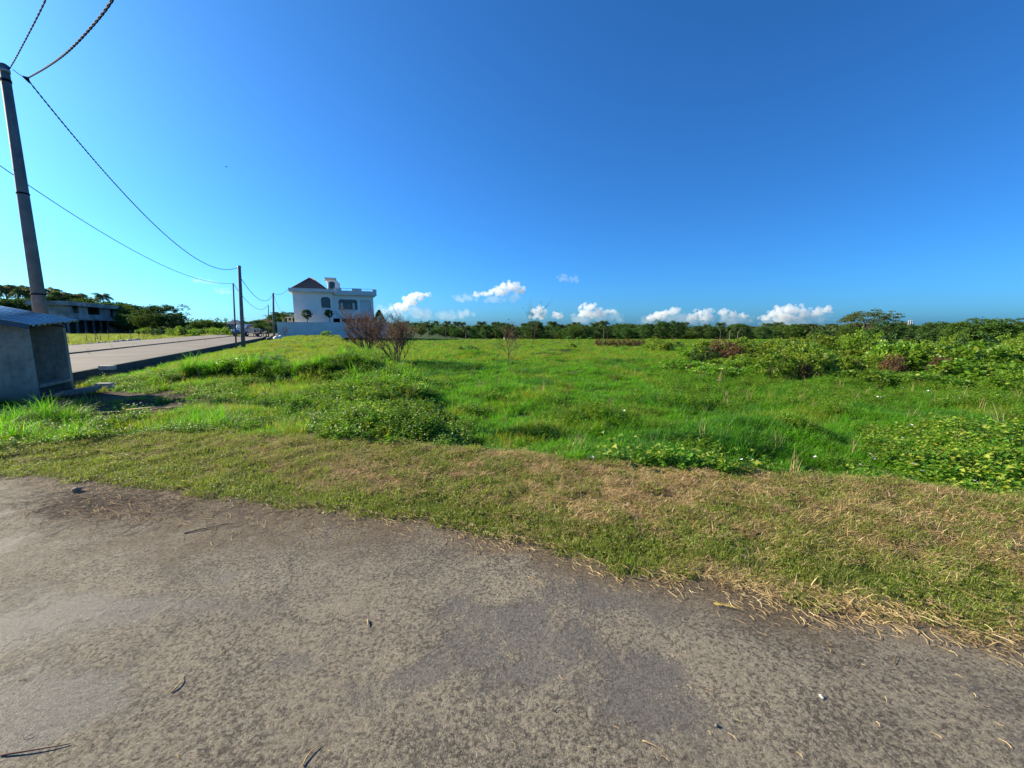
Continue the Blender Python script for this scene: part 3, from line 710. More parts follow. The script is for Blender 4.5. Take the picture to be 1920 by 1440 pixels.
make_palm('coconut_palm', 1, 8.5); make_palm('coconut_palm_tall', 2, 10, 26, 3.7, 14, 1.2, 2.1); make_palm('short_palm', 3, 3.2, 20, 2.4, 12, .8, 1.5)
TREES['coconut_palm_tall'].name = 'coconut_palm'; KIDS[TREES['coconut_palm_tall'].name] = KIDS['coconut_palm_tall']

def gz(x, y): return Hs(x, y)
def plant(key, px, top, Y, hgt, label, cat, group=None, rz=None, sxy=None):
    """stand it on the ground at depth Y under column px, scaled so that its top reaches row `top` (hgt = its own height)"""
    p = at(px, top, Y); z0 = gz(p.x, Y); sc = max(.15, (p.z-z0)/hgt)
    return place(TREES[key], (p.x, Y, z0), sc, rng.uniform(0, 6.28) if rz is None else rz, label, cat, group, sxy=sxy)
LW = 'palms and trees behind the far road on the left'
HT = {'coconut_palm': 10.2, 'coconut_palm_tall': 11.8, 'short_palm': 4.7, 'bushy_tree': 7.2, 'round_tree': 7.2, 'leafy_tree': 7.2, 'dense_tree': 7.2, 'spreading_tree': 7.0, 'airy_tree': 8.4}
for i, (px, top, Y) in enumerate(((-60, 530, 112), (-25, 525, 118), (8, 527, 110), (30, 529, 116), (44, 533, 108), (88, 533, 118), (112, 540, 112), (141, 545, 112), (190, 544, 106), (-95, 535, 110), (60, 536, 122), (226, 566, 118))):
    plant('coconut_palm' if i % 2 else 'coconut_palm_tall', px, top, Y, HT['coconut_palm'] if i % 2 else HT['coconut_palm_tall'], 'coconut palm rising behind the grey unfinished building', 'palm', LW)
lt = [(-80, 552, 105), (-30, 556, 102), (5, 554, 100), (25, 560, 98), (55, 558, 100), (85, 553, 112), (110, 549, 114), (128, 552, 116), (150, 558, 112), (170, 558, 108), (195, 562, 104), (215, 566, 104), (235, 568, 100), (255, 572, 104), (270, 576, 98), (-60, 575, 96), (0, 580, 94), (40, 585, 100),
      (245, 585, 92), (225, 590, 98), (262, 590, 90), (200, 585, 110), (170, 580, 114)]
for i, (px, top, Y) in enumerate(lt):
    k = ('bushy_tree', 'round_tree', 'leafy_tree', 'dense_tree')[i % 4]; plant(k, px, top, Y, 7.2, 'dark leafy tree in the belt behind the left road', 'tree', LW, sxy=1.35)
plant('dense_tree', 300, 571, 84, 7.2, 'large dense dark tree at the right end of the left tree belt', 'tree', sxy=1.25)
plant('bushy_tree', 322, 585, 82, 7.2, 'lower bush crown leaning against the large dark tree', 'tree', sxy=1.3)
plant('airy_tree', 342, 569, 86, 8.4, 'thin airy tree reaching out right of the large dark tree', 'tree')
plant('round_tree', 275, 588, 80, 7.2, 'rounded tree left of the large dark tree', 'tree', sxy=1.3)
far = [(362, 602, 120), (378, 600, 115), (392, 601, 118), (405, 603, 120), (420, 604, 130), (452, 603, 130), (470, 601, 128), (488, 600, 112), (496, 604, 90), (500, 598, 118), (520, 602, 100), (528, 590, 95), (535, 583, 90), (345, 604, 125), (540, 590, 88)]
for i, (px, top, Y) in enumerate(far):
    plant(('bushy_tree', 'round_tree', 'leafy_tree', 'dense_tree')[i % 4], px, top, Y, 7.2, 'small distant tree between the left tree belt and the white house', 'tree', 'distant trees at the end of the far road', sxy=1.9)
# central and right tree line
G2 = 'palms and trees along the horizon beyond the field'; r5 = random.Random(5)
x_ = 738
while x_ < 1960:
    Y_ = r5.uniform(130, 215); k = r5.choice(('coconut_palm', 'coconut_palm_tall', 'coconut_palm')); top = 605+r5.choice((-5, -2, 0, 1, 3, 5))+r5.uniform(-1, 2)+(2 if 1200 < x_ < 1560 else 0)
    plant(k, x_, top, Y_, HT[k], 'coconut palm in the long dark tree line on the horizon', 'palm', G2); x_ += r5.uniform(5, 10)
x_ = 736
while x_ < 1960:
    Y_ = r5.uniform(105, 175); k = r5.choice(('bushy_tree', 'leafy_tree', 'dense_tree', 'round_tree')); top = 611+r5.uniform(-4, 12)
    plant(k, x_, top, Y_, 7.2, 'leafy tree in the long dark tree line on the horizon', 'tree', G2, sxy=1.4); x_ += r5.uniform(9, 16)
sp = [('coconut_palm', 1037, 600, 95, 'single taller palm above the tree line beside the field'), ('dense_tree', 940, 604, 100, 'rounded dark tree right of the bare shrubs in the tree line'), ('dense_tree', 912, 609, 98, 'smaller dark tree touching the rounded tree'),
      ('short_palm', 803, 602, 95, 'short wide palm at the left end of the tree line'), ('short_palm', 790, 604, 100, 'arching palm next to the bare shrub'), ('airy_tree', 1140, 604, 100, 'loose crowned tree left of the brown hedge'),
      ('leafy_tree', 1165, 606, 96, 'leafy tree above the brown hedge'), ('bushy_tree', 1215, 605, 80, 'bushy tree right of the brown hedge'), ('dense_tree', 1242, 602, 78, 'dense tall tree behind the light green bush'), ('leafy_tree', 1268, 600, 82, 'rightmost crown of the dense group near the hedge'),
      ('airy_tree', 1232, 598, 84, 'thin tree top sticking out above the dense group'), ('airy_tree', 1262, 600, 82, 'layered tree top above the dense group'),
      ('coconut_palm', 1352, 609, 70, 'bushy palm with tan dry fronds right of the far white house'), ('short_palm', 1370, 610, 68, 'short palm with upright fronds behind the brown vines'), ('short_palm', 1385, 611, 72, 'short dark palm right of the upright fronds')]
for k, px, top, Y, lb in sp: plant(k, px, top, Y, HT[k], lb, 'palm' if 'palm' in k else 'tree')
plant('spreading_tree', 1627, 581, 62, 7.0, 'wide spreading tree with open flat crown on the right', 'tree', rz=.4, sxy=1.0)
plant('leafy_tree', 1668, 601, 58, 7.2, 'leafy tree under the right side of the spreading crown', 'tree', sxy=1.3)
plant('bushy_tree', 1712, 609, 60, 7.2, 'low dark tree between spreading tree and round tree', 'tree', sxy=1.4)
plant('dense_tree', 1757, 603, 50, 7.2, 'round dark tree in the gap on the right', 'tree', sxy=1.5)
plant('round_tree', 1828, 596, 42, 7.2, 'broad grey green tree near the right edge', 'tree', sxy=1.6)
plant('leafy_tree', 1795, 612, 48, 7.2, 'low tree between the round and the broad tree', 'tree', sxy=1.6)
plant('round_tree', 1885, 597, 40, 7.2, 'feathery tree crown at the right edge', 'tree', sxy=1.6)
plant('airy_tree', 1925, 592, 40, 8.4, 'airy tree cut by the right edge of the picture', 'tree', sxy=1.5)
plant('dense_tree', 1960, 610, 42, 7.2, 'dark tree just beyond the right edge', 'tree', sxy=1.6)
for i in range(16):
    px = 770+i*50+r5.uniform(-22, 22); k = r5.choice(('bushy_tree', 'dense_tree', 'round_tree', 'coconut_palm', 'short_palm')); plant(k, px, 606+r5.choice((-7, -4, 0, 3, 6))+r5.uniform(-1, 1), r5.uniform(84, 102), HT[k], 'nearer larger tree standing out of the horizon tree line', 'tree', 'larger trees in front of the horizon tree line', sxy=1.0 if 'palm' in k else 1.25)
# far wood behind as one mass
C = []; q = np.random.default_rng(77)
for i in range(1500):
    px = q.uniform(-300, 2250); Yw = q.uniform(260, 420); xx = (px-960)/F*Yw; zt = gz(xx, Yw); hh = q.uniform(5, 8.2) if zt < -3 else q.uniform(3, 6)
    m = 26; s3 = q.normal(size=(m, 3))*[2.6, 2.6, 1.0]; s3[:, 2] += q.uniform(1, hh); C.append(np.array([xx, Yw, zt])+s3)
C = np.concatenate(C); V, Fc = cards(C, q.normal(size=C.shape), 1.5, q, .6)
tag(link('far_woods', np_mesh('far_woods', V, Fc, M['tree'])), 'far off dark woods closing the horizon', 'woods', kind='stuff')

# ------------------------------------------------------------------ shrubs of the field's right side
SH = {}
def shrub_proto(name, seed, mat, rx, rz, ncl, per, leaf, w=.55, cr=.2, stem='stem', hollow=.5):
    root = empty(name); c = link('foliage', crown_mesh('foliage', M[mat], seed, rx, rx, rz, rz*.92, ncl, per, cr, leaf, .8, w, hollow), root)
    m = MB(); rr = random.Random(seed)
    for i in range(9):
        a = rr.uniform(0, 6.28); d = rx*rr.uniform(.2, .75); m.tube([(0.1*math.cos(a), .1*math.sin(a), -.1), (d*.5*math.cos(a), d*.5*math.sin(a), rz*.8), (d*math.cos(a), d*math.sin(a), rz*rr.uniform(1.1, 1.7))], [.014, .009, .004], 5)
    t = m.build('stem', M[stem], root, True); kids(root, c, t); root['_used'] = 0; SH[name] = root
shrub_proto('leafy_shrub', 51, 'bush', .85, .6, 75, 38, .10, .5, .18)
shrub_proto('green_bush', 52, 'bush', .8, .62, 70, 38, .115, .6, .18)
shrub_proto('vine_mound', 53, 'vine', .95, .45, 75, 30, .12, .8)
shrub_proto('dark_shrub', 54, 'bush_dark', .75, .65, 65, 34, .12)
shrub_proto('dead_shrub', 55, 'brown_leaf', .7, .45, 70, 30, .08, .5, .18, 'twig')
shrub_proto('weedy_bush', 56, 'weed', .75, .55, 75, 32, .11, .5)
def shrub(key, px, top, Y, hw, label, group=None, cat='shrub'):
    p = at(px, top, Y); z0 = gz(p.x, Y)-.05; own = {'leafy_shrub': 1.3, 'green_bush': 1.3, 'vine_mound': 1.0, 'dark_shrub': 1.4, 'dead_shrub': .98, 'weedy_bush': 1.18}[key]
    sc = max(.3, (p.z-z0)/own); root = SH[key]
    if root['_used']: o = copy_tree(root)
    else: o = root; root['_used'] = 1
    o.location = (p.x, Y, z0); sx = hw*Y/F/.85; o.scale = (sx, sx, sc); o.rotation_euler = (0, 0, rng.uniform(0, 6.28)); return tag(o, label, cat, group)
GS = 'shrubs of the overgrown right side of the field'
r6 = random.Random(11)
# the long thicket: rows from back to front
for row, (Yb, top0, hw) in enumerate(((24, 632, 45), (20.5, 642, 48), (17.5, 655, 50))):
    px = 1300+row*25
    while px < 1990:
        k = r6.choice(('leafy_shrub', 'green_bush', 'leafy_shrub', 'weedy_bush', 'vine_mound', 'dark_shrub', 'green_bush')); tp = top0+r6.uniform(-14, 16)-(7 if px > 1540 else 0)  # dark_shrub leaves are coloured dark to stand in for shaded gaps between bushes
        Yk = Yb+r6.uniform(-1.2, 1.2)
        shrub(k, px, tp, Yk, hw*r6.uniform(.45, 1.0), {'dark_shrub': 'shrub coloured dark as a shaded gap in the thicket on the right', 'vine_mound': 'vine covered mound within the thicket on the right'}.get(k, 'bright leafy shrub within the thicket on the right of the field'), GS+(' (dark)' if k == 'dark_shrub' else ' (vines)' if k == 'vine_mound' else ''))
        px += r6.uniform(34, 56)
for k, px, top, Y, hw, lb in (('leafy_shrub', 1505, 640, 14.5, 48, 'big leafy shrub with dark hollow foot in front of the thicket'), ('weedy_bush', 1455, 652, 14.2, 40, 'bushy shrub left of the dark hollow'), ('dark_shrub', 1540, 662, 14.8, 34, 'shrub coloured dark to stand for the shade of the hollow'),  # the hollow's shade is put into the dark leaf colour of its shrub
                              ('dead_shrub', 1518, 683, 14.0, 28, 'brown dead growth at the foot of the thicket'), ('green_bush', 1700, 650, 17, 46, 'yellow green bush in the middle of the thicket'), ('vine_mound', 1840, 672, 14.5, 62, 'wide mound of vines near the right edge'),
                              ('vine_mound', 1905, 664, 15.5, 50, 'vine mound cut by the right edge'), ('dead_shrub', 1680, 664, 15.8, 26, 'dark brown dead patch inside the thicket'), ('dead_shrub', 1770, 668, 15.5, 26, 'dead patch left of the vine mound'),
                              ('green_bush', 1325, 628, 22, 30, 'tall light green bush at the left end of the thicket'), ('dead_shrub', 1352, 634, 21, 30, 'reddish brown dead vines beside the light green bush'), ('dead_shrub', 1375, 640, 20, 24, 'second clump of reddish dead vines'),
                              ('vine_mound', 1285, 672, 17, 40, 'low yellow green mound before the thicket'), ('vine_mound', 1345, 682, 15, 42, 'low weed mound left of the hollow'), ('weedy_bush', 1400, 668, 16, 40, 'weedy bush between low mounds'),
                              ('leafy_shrub', 1228, 630, 33, 22, 'light green bush at the right end of the brown hedge'), ('green_bush', 1250, 636, 31, 20, 'rounded green bush before the dense trees'), ('dark_shrub', 1275, 640, 30, 16, 'small dark shrub before the dense trees'),
                              ('vine_mound', 1620, 690, 13, 40, 'low grassy weed mound right of the hollow'), ('vine_mound', 1740, 694, 12.5, 46, 'low spreading weed mound on the right'), ('weedy_bush', 1900, 690, 11.5, 46, 'weeds at the right edge before the vines')):
    shrub(k, px, top, Y, hw, lb)
for i, px in enumerate(range(1122, 1206, 9)):
    shrub('dead_shrub', px, 634+(i % 3), 42+(i % 2), 8, 'reddish brown dead bush of the low hedge behind the field', 'dead bushes forming the brown hedge', 'hedge')
for k, px, top, Y, hw, lb in (('green_bush', 1068, 641, 38, 13, 'yellowish bush in the middle distance of the field'), ('dark_shrub', 880, 657, 27, 24, 'low dark weed hump in the field centre'), ('dark_shrub', 655, 655, 21, 14, 'dark green shrub inside the foot of the bare shrub'),
                              ('weedy_bush', 610, 619, 57, 10, 'light green weed against the white boundary wall'), ('vine_mound', 770, 704, 12.5, 30, 'grassy hump right of the bank'), ('weedy_bush', 740, 775, 7.6, 42, 'leafy weeds at the near end of the bank'), ('weedy_bush', 672, 790, 7.2, 34, 'dark footed weeds left of the bank end'),
                              ('vine_mound', 480, 686, 13.2, 46, 'spreading bright weeds on the edge of the left plateau'), ('vine_mound', 570, 690, 13.2, 42, 'second clump of bright weeds on the plateau edge'), ('vine_mound', 410, 690, 13.2, 34, 'small clump of bright weeds nearest the far road'),
                              ('weedy_bush', 690, 672, 16, 34, 'leafy weeds crowning the bank below the bare shrubs'), ('weedy_bush', 640, 712, 12, 36, 'weeds on the left flank of the bank'), ('vine_mound', 705, 715, 11.5, 44, 'weeds on the crest of the bank'),
                              ('weedy_bush', 655, 776, 7.4, 22, 'ragged weeds at the left end of the bank foot'), ('leafy_shrub', 705, 782, 7.0, 20, 'upright leafy weed in the dark hollow of the bank'), ('weedy_bush', 725, 796, 6.6, 22, 'bright leafy weed nearest the mown verge'),
                              ('green_bush', 762, 770, 7.3, 24, 'bushy weed on the right shoulder of the bank'), ('dark_shrub', 815, 786, 6.9, 26, 'dark grassy clump right of the bank end'), ('weedy_bush', 610, 790, 7.3, 20, 'small ragged weed left of the bank end'), ('weedy_bush', 560, 770, 8.4, 26, 'leafy weeds left of the bank'), ('leafy_shrub', 690, 752, 8.6, 24, 'leafy weed half way along the bank'),
                              ('vine_mound', 1905, 830, 6.2, 90, 'large leaved vines growing in from the right edge')):
    shrub(k, px, top, Y, hw, lb)

for i in range(20):
    px = 265+i*10+r6.uniform(-4, 4); shrub(r6.choice(('weedy_bush', 'dark_shrub', 'leafy_shrub')), px, 610+r6.uniform(-1, 8), r6.uniform(56, 74), r6.uniform(6, 14), 'undergrowth bush at the foot of the left trees', 'undergrowth beyond the far road')
# bare shrubs
def branchy(name, seed, h, spread, n0, tipmat, leafn, label, loc, levels=4, r0=.018, cat='shrub', leafsz=.035, upper=.45):
    rr = random.Random(seed); m = MB(); tips = []
    def grow(p, d, L_, rad, lv):
        pts_ = [p]; q = p
        for k in range(3):
            d = (d+Vector((rr.uniform(-.16, .16), rr.uniform(-.16, .16), rr.uniform(-.05, .12)))).normalized(); q = q+d*L_/3; pts_.append(q)
        m.tube(pts_, [rad, rad*.9, rad*.8, rad*.7], 5 if lv < 2 else 3, False)
        if lv >= levels-1: tips.extend(pts_[1:])
        if lv < levels:
            for b in range(3 if lv < levels-1 else 4):
                nd = (d+Vector((rr.uniform(-.6, .6), rr.uniform(-.6, .6), rr.uniform(-.15, .4)))).normalized(); grow(pts_[rr.choice((1, 2, 3, 3))], nd, L_*rr.uniform(.55, .85), rad*.68, lv+1)
    for i in range(n0):
        a = 6.283*i/n0+rr.uniform(-.3, .3); d = Vector((math.cos(a)*spread*rr.uniform(.3, 1), math.sin(a)*spread*rr.uniform(.3, 1), 1)).normalized(); grow(Vector((.05*math.cos(a), .05*math.sin(a), -.05)), d, h*.42, r0, 0)
    root = empty(name, loc); m.build('branches', M['twig'], root, True)
    q = np.random.default_rng(seed); T = np.array([t[:] for t in tips if t.z > upper*h]); C_ = T[q.integers(0, len(T), leafn)]+q.normal(size=(leafn, 3))*.05
    V_, F_ = cards(C_, q.normal(size=C_.shape), leafsz, q, .5); link('dead_leaves', np_mesh('dead_leaves', V_, F_, M[tipmat]), root)
    return tag(root, label, cat)
def gp(px, Y): x = (px-960)/F*Y*.995; return (x, Y, gz(x, Y))
M['shrub_red'] = foliage('dry_reddish_leaves', (.19, .14, .085), (.11, .085, .055), (.28, .21, .12), 1.5, .3, .8, .2, (1.2, .8, .6))
branchy('bare_shrub', 5, 2.15, 1.0, 15, 'shrub_red', 2400, 'larger leafless brown shrub standing before the white wall', gp(686, 21), r0=.022, leafsz=.055, upper=.3)
branchy('bare_shrub', 8, 2.15, .6, 10, 'shrub_red', 3000, 'smaller reddish bare shrub on the right of the pair', gp(742, 18.5), r0=.02, leafsz=.055, upper=.4)
branchy('dry_sapling', 14, 2.15, .22, 3, 'shrub_red', 240, 'thin half dead sapling alone in the field', gp(955, 18.5), 3, .014, 'sapling', .07)
branchy('bare_shrub', 21, 1.9, .4, 3, 'shrub_red', 60, 'small dead shrub against the left end of the white wall', gp(535, 58), 3, .02)
branchy('tall_sapling', 24, 5.0, .12, 2, 'tree_light', 160, 'very thin tall sapling above the tree line', gp(998, 52), 3, .018, 'sapling', .15)
# banana plants
def banana(px, top, Y, seed, label):
    rr = random.Random(seed); p = at(px, top, Y); z0 = gz(p.x, Y); h = p.z-z0; root = empty('banana_plant', (p.x, Y, z0)); m = MB(); m.tube([(0, 0, -.2), (0, 0, h*.5)], [.12, .07], 7); m.build('trunk', M['stem'], root, True)
    V_ = []; F_ = []
    for k in range(8):
        a = k*2.4; el = rr.uniform(.5, 1.3); q_ = Vector((0, 0, h*.45)); L_ = h*rr.uniform(.45, .6); sd_ = Vector((-math.sin(a), math.cos(a), 0)); rows = []
        for j in range(7):
            t = j/6; w_ = .24*math.sin(math.pi*min(1, .1+.9*t))**.6; rows.append((q_-sd_*w_, q_.copy()-Vector((0, 0, .04)), q_+sd_*w_)); q_ = q_+Vector((math.cos(a)*math.cos(el), math.sin(a)*math.cos(el), math.sin(el)))*L_/6; el -= .28
        n0 = len(V_)
        for rw in rows: V_.extend(tuple(v) for v in rw)
        for j in range(6):
            for c_ in (0, 1): F_.append((n0+3*j+c_, n0+3*j+c_+1, n0+3*j+c_+4, n0+3*j+c_+3))
    link('leaves', np_mesh('leaves', V_, F_, M['banana'], True), root); tag(root, label, 'banana plant')
banana(1066, 627, 62, 1, 'leftmost of the pale green banana plants beyond the field'); banana(1085, 629, 60, 2, 'middle banana plant beyond the field'); banana(1106, 630, 60, 3, 'banana plant next to the brown hedge')

# ------------------------------------------------------------------ white house (facade plane perpendicular to the far road)
HC = at(519, 604, 61); HX = RE; HN = RD                       # left corner of the boundary wall
def hmap(off=0.0):
    return lambda v: (HC.x+HX.x*v[0]+HN.x*(v[1]+off), HC.y+HX.y*v[0]+HN.y*(v[1]+off), v[2])
def fac(px, py, off=0.0):
    """pixel -> (s, z) on the facade plane set back by off"""
    rx_, ry_, rz_ = ray(px, py); ox, oy = HC.x+HN.x*off, HC.y+HN.y*off
    t = (ox*HN.x+oy*HN.y)/(rx_*HN.x+ry_*HN.y); x, y = rx_*t, ry_*t
    return (x-ox)*HX.x+(y-oy)*HX.y, EYE+rz_*t
zg = gz(HC.x+3, HC.y+1)
bw = empty('boundary_wall', (HC.x, HC.y, zg)); tag(bw, 'long low white plastered wall in front of the white house', 'wall')
def kid(m, name, mat, root, bevel=0, smooth=False):
    """build in world coordinates, then hang under root"""
    l = Vector(root.location); m.v = [tuple(Vector(v)-l) for v in m.v]; return m.build(name, mat, root, smooth, bevel)
sR, zR = fac(728, 607); sL, zL = fac(519, 604)
m = MB(); m.box(0, sR, 0, .15, zg-.4, zL-.06, hmap()); kid(m, 'wall_panel', M['wall_white'], bw)
m = MB(); m.box(-.03, sR+.03, -.03, .18, zL-.06, zL+.02, hmap()); kid(m, 'coping', M['trim'], bw)
m = MB(); m.box(sR-.15, sR, .153, 12, zg-.4, zL-.06, hmap()); kid(m, 'wall_return', M['wall_white'], bw)
D0 = 3.0
house = empty('white_house', (HC.x+HN.x*D0, HC.y+HN.y*D0, zg)); tag(house, 'two storey white house with brown hip roof and roof terrace', 'house')
hm = hmap(D0); f3 = lambda px, py: fac(px, py, D0)
sA, z_top = f3(548, 547); sB, _ = f3(622, 550); sC, _ = f3(700.5, 553)
_, z597 = f3(660, 597); _, zL2 = f3(620, 551)
def arch(s0, s1, z0, z1, rad, n=5, low=False):
    """opening outline with rounded upper corners"""
    pts_ = [(s0, z0), (s1, z0)]
    for k in range(n+1): a = math.pi/2*k/n; pts_.append((s1-rad+rad*math.cos(a), z1-rad+rad*math.sin(a)))
    for k in range(n+1): a = math.pi/2+math.pi/2*k/n; pts_.append((s0+rad+rad*math.cos(a), z1-rad+rad*math.sin(a)))
    return pts_
def wall_with_holes(s0, s1, z0, z1, y0, y1, holes, mat, name):
    """wall slab with real openings (bmesh fill of outline and holes, extruded)"""
    import bmesh
    bm = bmesh.new(); edges = []
    def loop(pts_):
        vs = [bm.verts.new((x, 0, z)) for x, z in pts_]
        for i in range(len(vs)): edges.append(bm.edges.new((vs[i], vs[(i+1) % len(vs)])))
    loop([(s0, z0), (s1, z0), (s1, z1), (s0, z1)])
    for h_ in holes: loop(h_)
    bmesh.ops.triangle_fill(bm, use_beauty=True, edges=edges)
    ret = bmesh.ops.extrude_face_region(bm, geom=bm.faces[:]); vs = [v for v in ret['geom'] if isinstance(v, bmesh.types.BMVert)]
    for v in bm.verts: v.co.y = y0
    for v in vs: v.co.y = y1
    bmesh.ops.recalc_face_normals(bm, faces=bm.faces[:])
    l = house.location
    for v in bm.verts: v.co = Vector(hm(v.co))-l
    me = bpy.data.meshes.new(name); bm.to_mesh(me); bm.free(); me.materials.append(mat); return link(name, me, house)
def win(px0, px1, py0, py1, rad, parent_mat='frame'):
    a, zt = f3(px0, py0); b, _ = f3(px1, py0); _, zb = f3((px0+px1)/2, py1); _, zt = f3((px0+px1)/2, py0); return (a, b, zb, zt, rad)
w1 = win(601.5, 619, 557, 577, .45); w2 = win(634.5, 670.5, 561, 580, .4); w3 = win(675.5, 696, 562, 581, .4)
wall_with_holes(sA, sB, zg-.3, z_top, 0, .25, [arch(*w1)], M['white_paint'], 'wall')
RB = .9      # right block stands slightly back
wall_with_holes(sB, sC, z597, zL2, RB, RB+.25, [arch(*w2), arch(*w3)], M['white_paint'], 'wall')
m = MB(); m.box(sA, sA+.25, .253, 9.5, zg-.3, z_top, hm); m.box(sA, sC, 9.503, 9.75, zg-.3, z_top, hm); m.box(sC-.25, sC, RB+.253, 9.5, zg-.3, zL2, hm); m.box(sB-.25, sB, .253, RB+3, zg-.3, z_top, hm)
kid(m, 'wall', M['white_paint'], house)
m = MB(); m.box(sB+.003, sC-.26, RB+.26, 9.4, z597+.02, z597+.2, hm); kid(m, 'floor_slab', M['trim'], house)
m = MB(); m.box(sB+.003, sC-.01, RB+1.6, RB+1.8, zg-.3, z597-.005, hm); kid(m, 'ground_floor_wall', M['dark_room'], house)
for px in (640, 668, 697):
    s_, _ = f3(px, 600); m = MB(); m.box(s_-.16, s_+.16, RB+.02, RB+.32, zg-.3, z597-.004, hm); kid(m, 'column', M['white_paint'], house)
for w_, yo, kind in ((w1, 0, 'g'), (w2, RB, 'g'), (w3, RB, 'p'), (win(618, 627, 527, 539, .25), None, 't')):
    a, b, z0, z1, rad = w_
    if kind == 't': yy = 2.0-.03
    else: yy = yo+.14
    ins = arch(a+.06, b-.06, z0+.06, z1-.06, rad*.85) if kind != 't' else arch(a, b, z0, z1, rad)
    m = MB()
    if kind == 'p':
        m.prism(arch(a, b, z0, z1, rad), yy+.05, yy+.10, hm); kid(m, 'window_panel', M['trim'], house)
    else:
        m.prism(ins, yy, yy+.03, hm); wn = kid(m, 'window', M['glass'], house)
        fr = MB(); o1 = arch(a+.0, b-.0, z0+.0, z1-.0, rad) if kind != 't' else arch(a-.07, b+.07, z0-.07, z1+.07, rad*1.2); n_ = len(o1)
        l = house.location
        for dpt in (yy-.04,):
            vs = [hm((x, dpt, z)) for x, z in o1]+[hm((x, dpt, z)) for x, z in ins]; fr.add(vs, [(i, (i+1) % n_, (i+1) % n_+n_, i+n_) for i in range(n_)])
            vs = [hm((x, dpt, z)) for x, z in ins]+[hm((x, yy+.01, z)) for x, z in ins]; fr.add(vs, [(i, (i+1) % n_, (i+1) % n_+n_, i+n_) for i in range(n_)])
        if kind == 'g' and b-a > 2:
            wid = b-a
            for q_ in (.25, .72): fr.box(a+wid*q_-.04, a+wid*q_+.04, yy-.045, yy-.005, z0+.06, z0+(z1-z0)*.72-.03, hm)
            fr.box(a+.05, b-.05, yy-.045, yy-.005, z0+(z1-z0)*.72-.03, z0+(z1-z0)*.72+.03, hm)
            for q_ in (.12, .86): fr.box(a+wid*q_-.02, a+wid*q_+.02, yy-.042, yy-.008, z0+.06, z1-.1, hm)
            cu = MB(); cu.box(a+wid*.13, a+wid*.24, yy-.02, yy-.004, z0+.08, z0+(z1-z0)*.66, hm); cu.box(a+wid*.73, a+wid*.85, yy-.02, yy-.004, z0+.08, z0+(z1-z0)*.66, hm); cu = kid(cu, 'curtain', M['trim'], house); cu.parent = wn; 
        fo = kid(fr, 'frame', M['frame_wood'], house); fo.parent = wn
    if kind != 't':
        m = MB(); wid = b-a; m.prism([(a-.02, z0-.004), (a+wid*.18, z0-.38), (b-wid*.18, z0-.38), (b+.02, z0-.004)], yo-.08, yo-.003, hm); kid(m, 'sill', M['trim'], house)
# cornices, parapet, tower
sq0, zc0 = f3(541, 540); sq1, _ = f3(627, 545); _, zcb = f3(545, 546.5)
m = MB(); m.box(sq0, sq1, -.75, .0-.003, zcb, zc0, hm); m.box(sq0, sB+.1, 0, 9.9, z_top+.003, zc0-.01, hm); kid(m, 'cornice', M['trim'], house)
sp1, zp0 = f3(706, 542.5); _, zpb = f3(690, 554); _, zpm = f3(690, 546)
m = MB(); m.box(sq1+.003, sp1, RB-.65, RB+.1, zpb, zpm, hm); m.box(sp1-.75, sp1, RB+.103, 9.9, zpb, zpm, hm); m.box(sB+.11, sp1-.76, RB+.103, 9.9, zL2+.003, zL2+.25, hm); kid(m, 'cornice', M['trim'], house)
m = MB()
for a, b in ((627, 640), (660, 678), (698, 706)):
    s0, _ = f3(a, 540); s1, _ = f3(b, 540); m.box(s0+.005, s1, RB-.63, RB-.43, zpm+.002, zp0+(.05 if a != 698 else .0), hm)
kid(m, 'parapet', M['trim'], house)
for a, b in ((640, 660), (678, 698)):
    s0, _ = f3(a, 540); s1, _ = f3(b, 540); m = MB(); m.tube([hm((s0, RB-.53, zp0+.0)), hm((s1, RB-.53, zp0+.0))], .035, 6); m.tube([hm(((s0+s1)/2, RB-.53, zpm)), hm(((s0+s1)/2, RB-.53, zp0))], .02, 5); kid(m, 'railing', M['steel'], house, smooth=True)
t0, zt0 = f3(614, 522); t1, _ = f3(632, 522); t2, zt2 = f3(638, 528)
m = MB(); m.box(t0, t1, 2.0, 4.6, zc0-.3, zt0+.05, hm); m.box(t1+.003, t2, 2.0, 4.4, zc0-.6, zt2, hm); s3_, z3_ = f3(634.5, 524.5); m.box(t1+.003, s3_, 2.2, 4.3, zt2+.002, z3_, hm); kid(m, 'stair_tower', M['white_paint'], house)
c0, zc1 = f3(608, 518); c1, zc2 = f3(631, 521.5); m = MB(); m.box(c0, c1, 1.5, 5.0, zc2-.02, zc1, hm)
m.prism([(c0+.1, zc2-.023), (t0-.003, zc2-.5), (t0-.003, zc2-.023)], 2.0, 4.6, hm); kid(m, 'tower_roof', M['trim'], house)
e0, ze0 = f3(550, 536); e1, ze1 = f3(609, 541); ap, zap = f3(581, 518); ey0, ey1 = 1.2, 7.2; ym = (ey0+ey1)/2; _, zap = f3(581, 519); zap += .25; e0 -= .35; e1 += .3
m = MB(); zb_ = ze0-.25; vs = [hm(v) for v in ((e0, ey0, zb_), (e1, ey0, zb_), (e1, ey1, zb_), (e0, ey1, zb_), (ap-.15, ym, zap), (ap+.15, ym, zap))]
m.add(vs, [(0, 1, 5, 4), (1, 2, 5), (2, 3, 4, 5), (3, 0, 4), (3, 2, 1, 0)]); kid(m, 'roof', M['roof_tile'], house)
m = MB(); m.box(e0+.6, e1-.6, ey0+.6, ey1-.6, zc0-.02, zb_-.003, hm); kid(m, 'roof_base', M['white_paint'], house)
m = MB()
for c_ in ((e0, ey0), (e1, ey0)): m.tube([hm((c_[0], c_[1], zb_+.03)), hm((ap+(.15 if c_[0] == e1 else -.15), ym, zap+.04))], .09, 6)
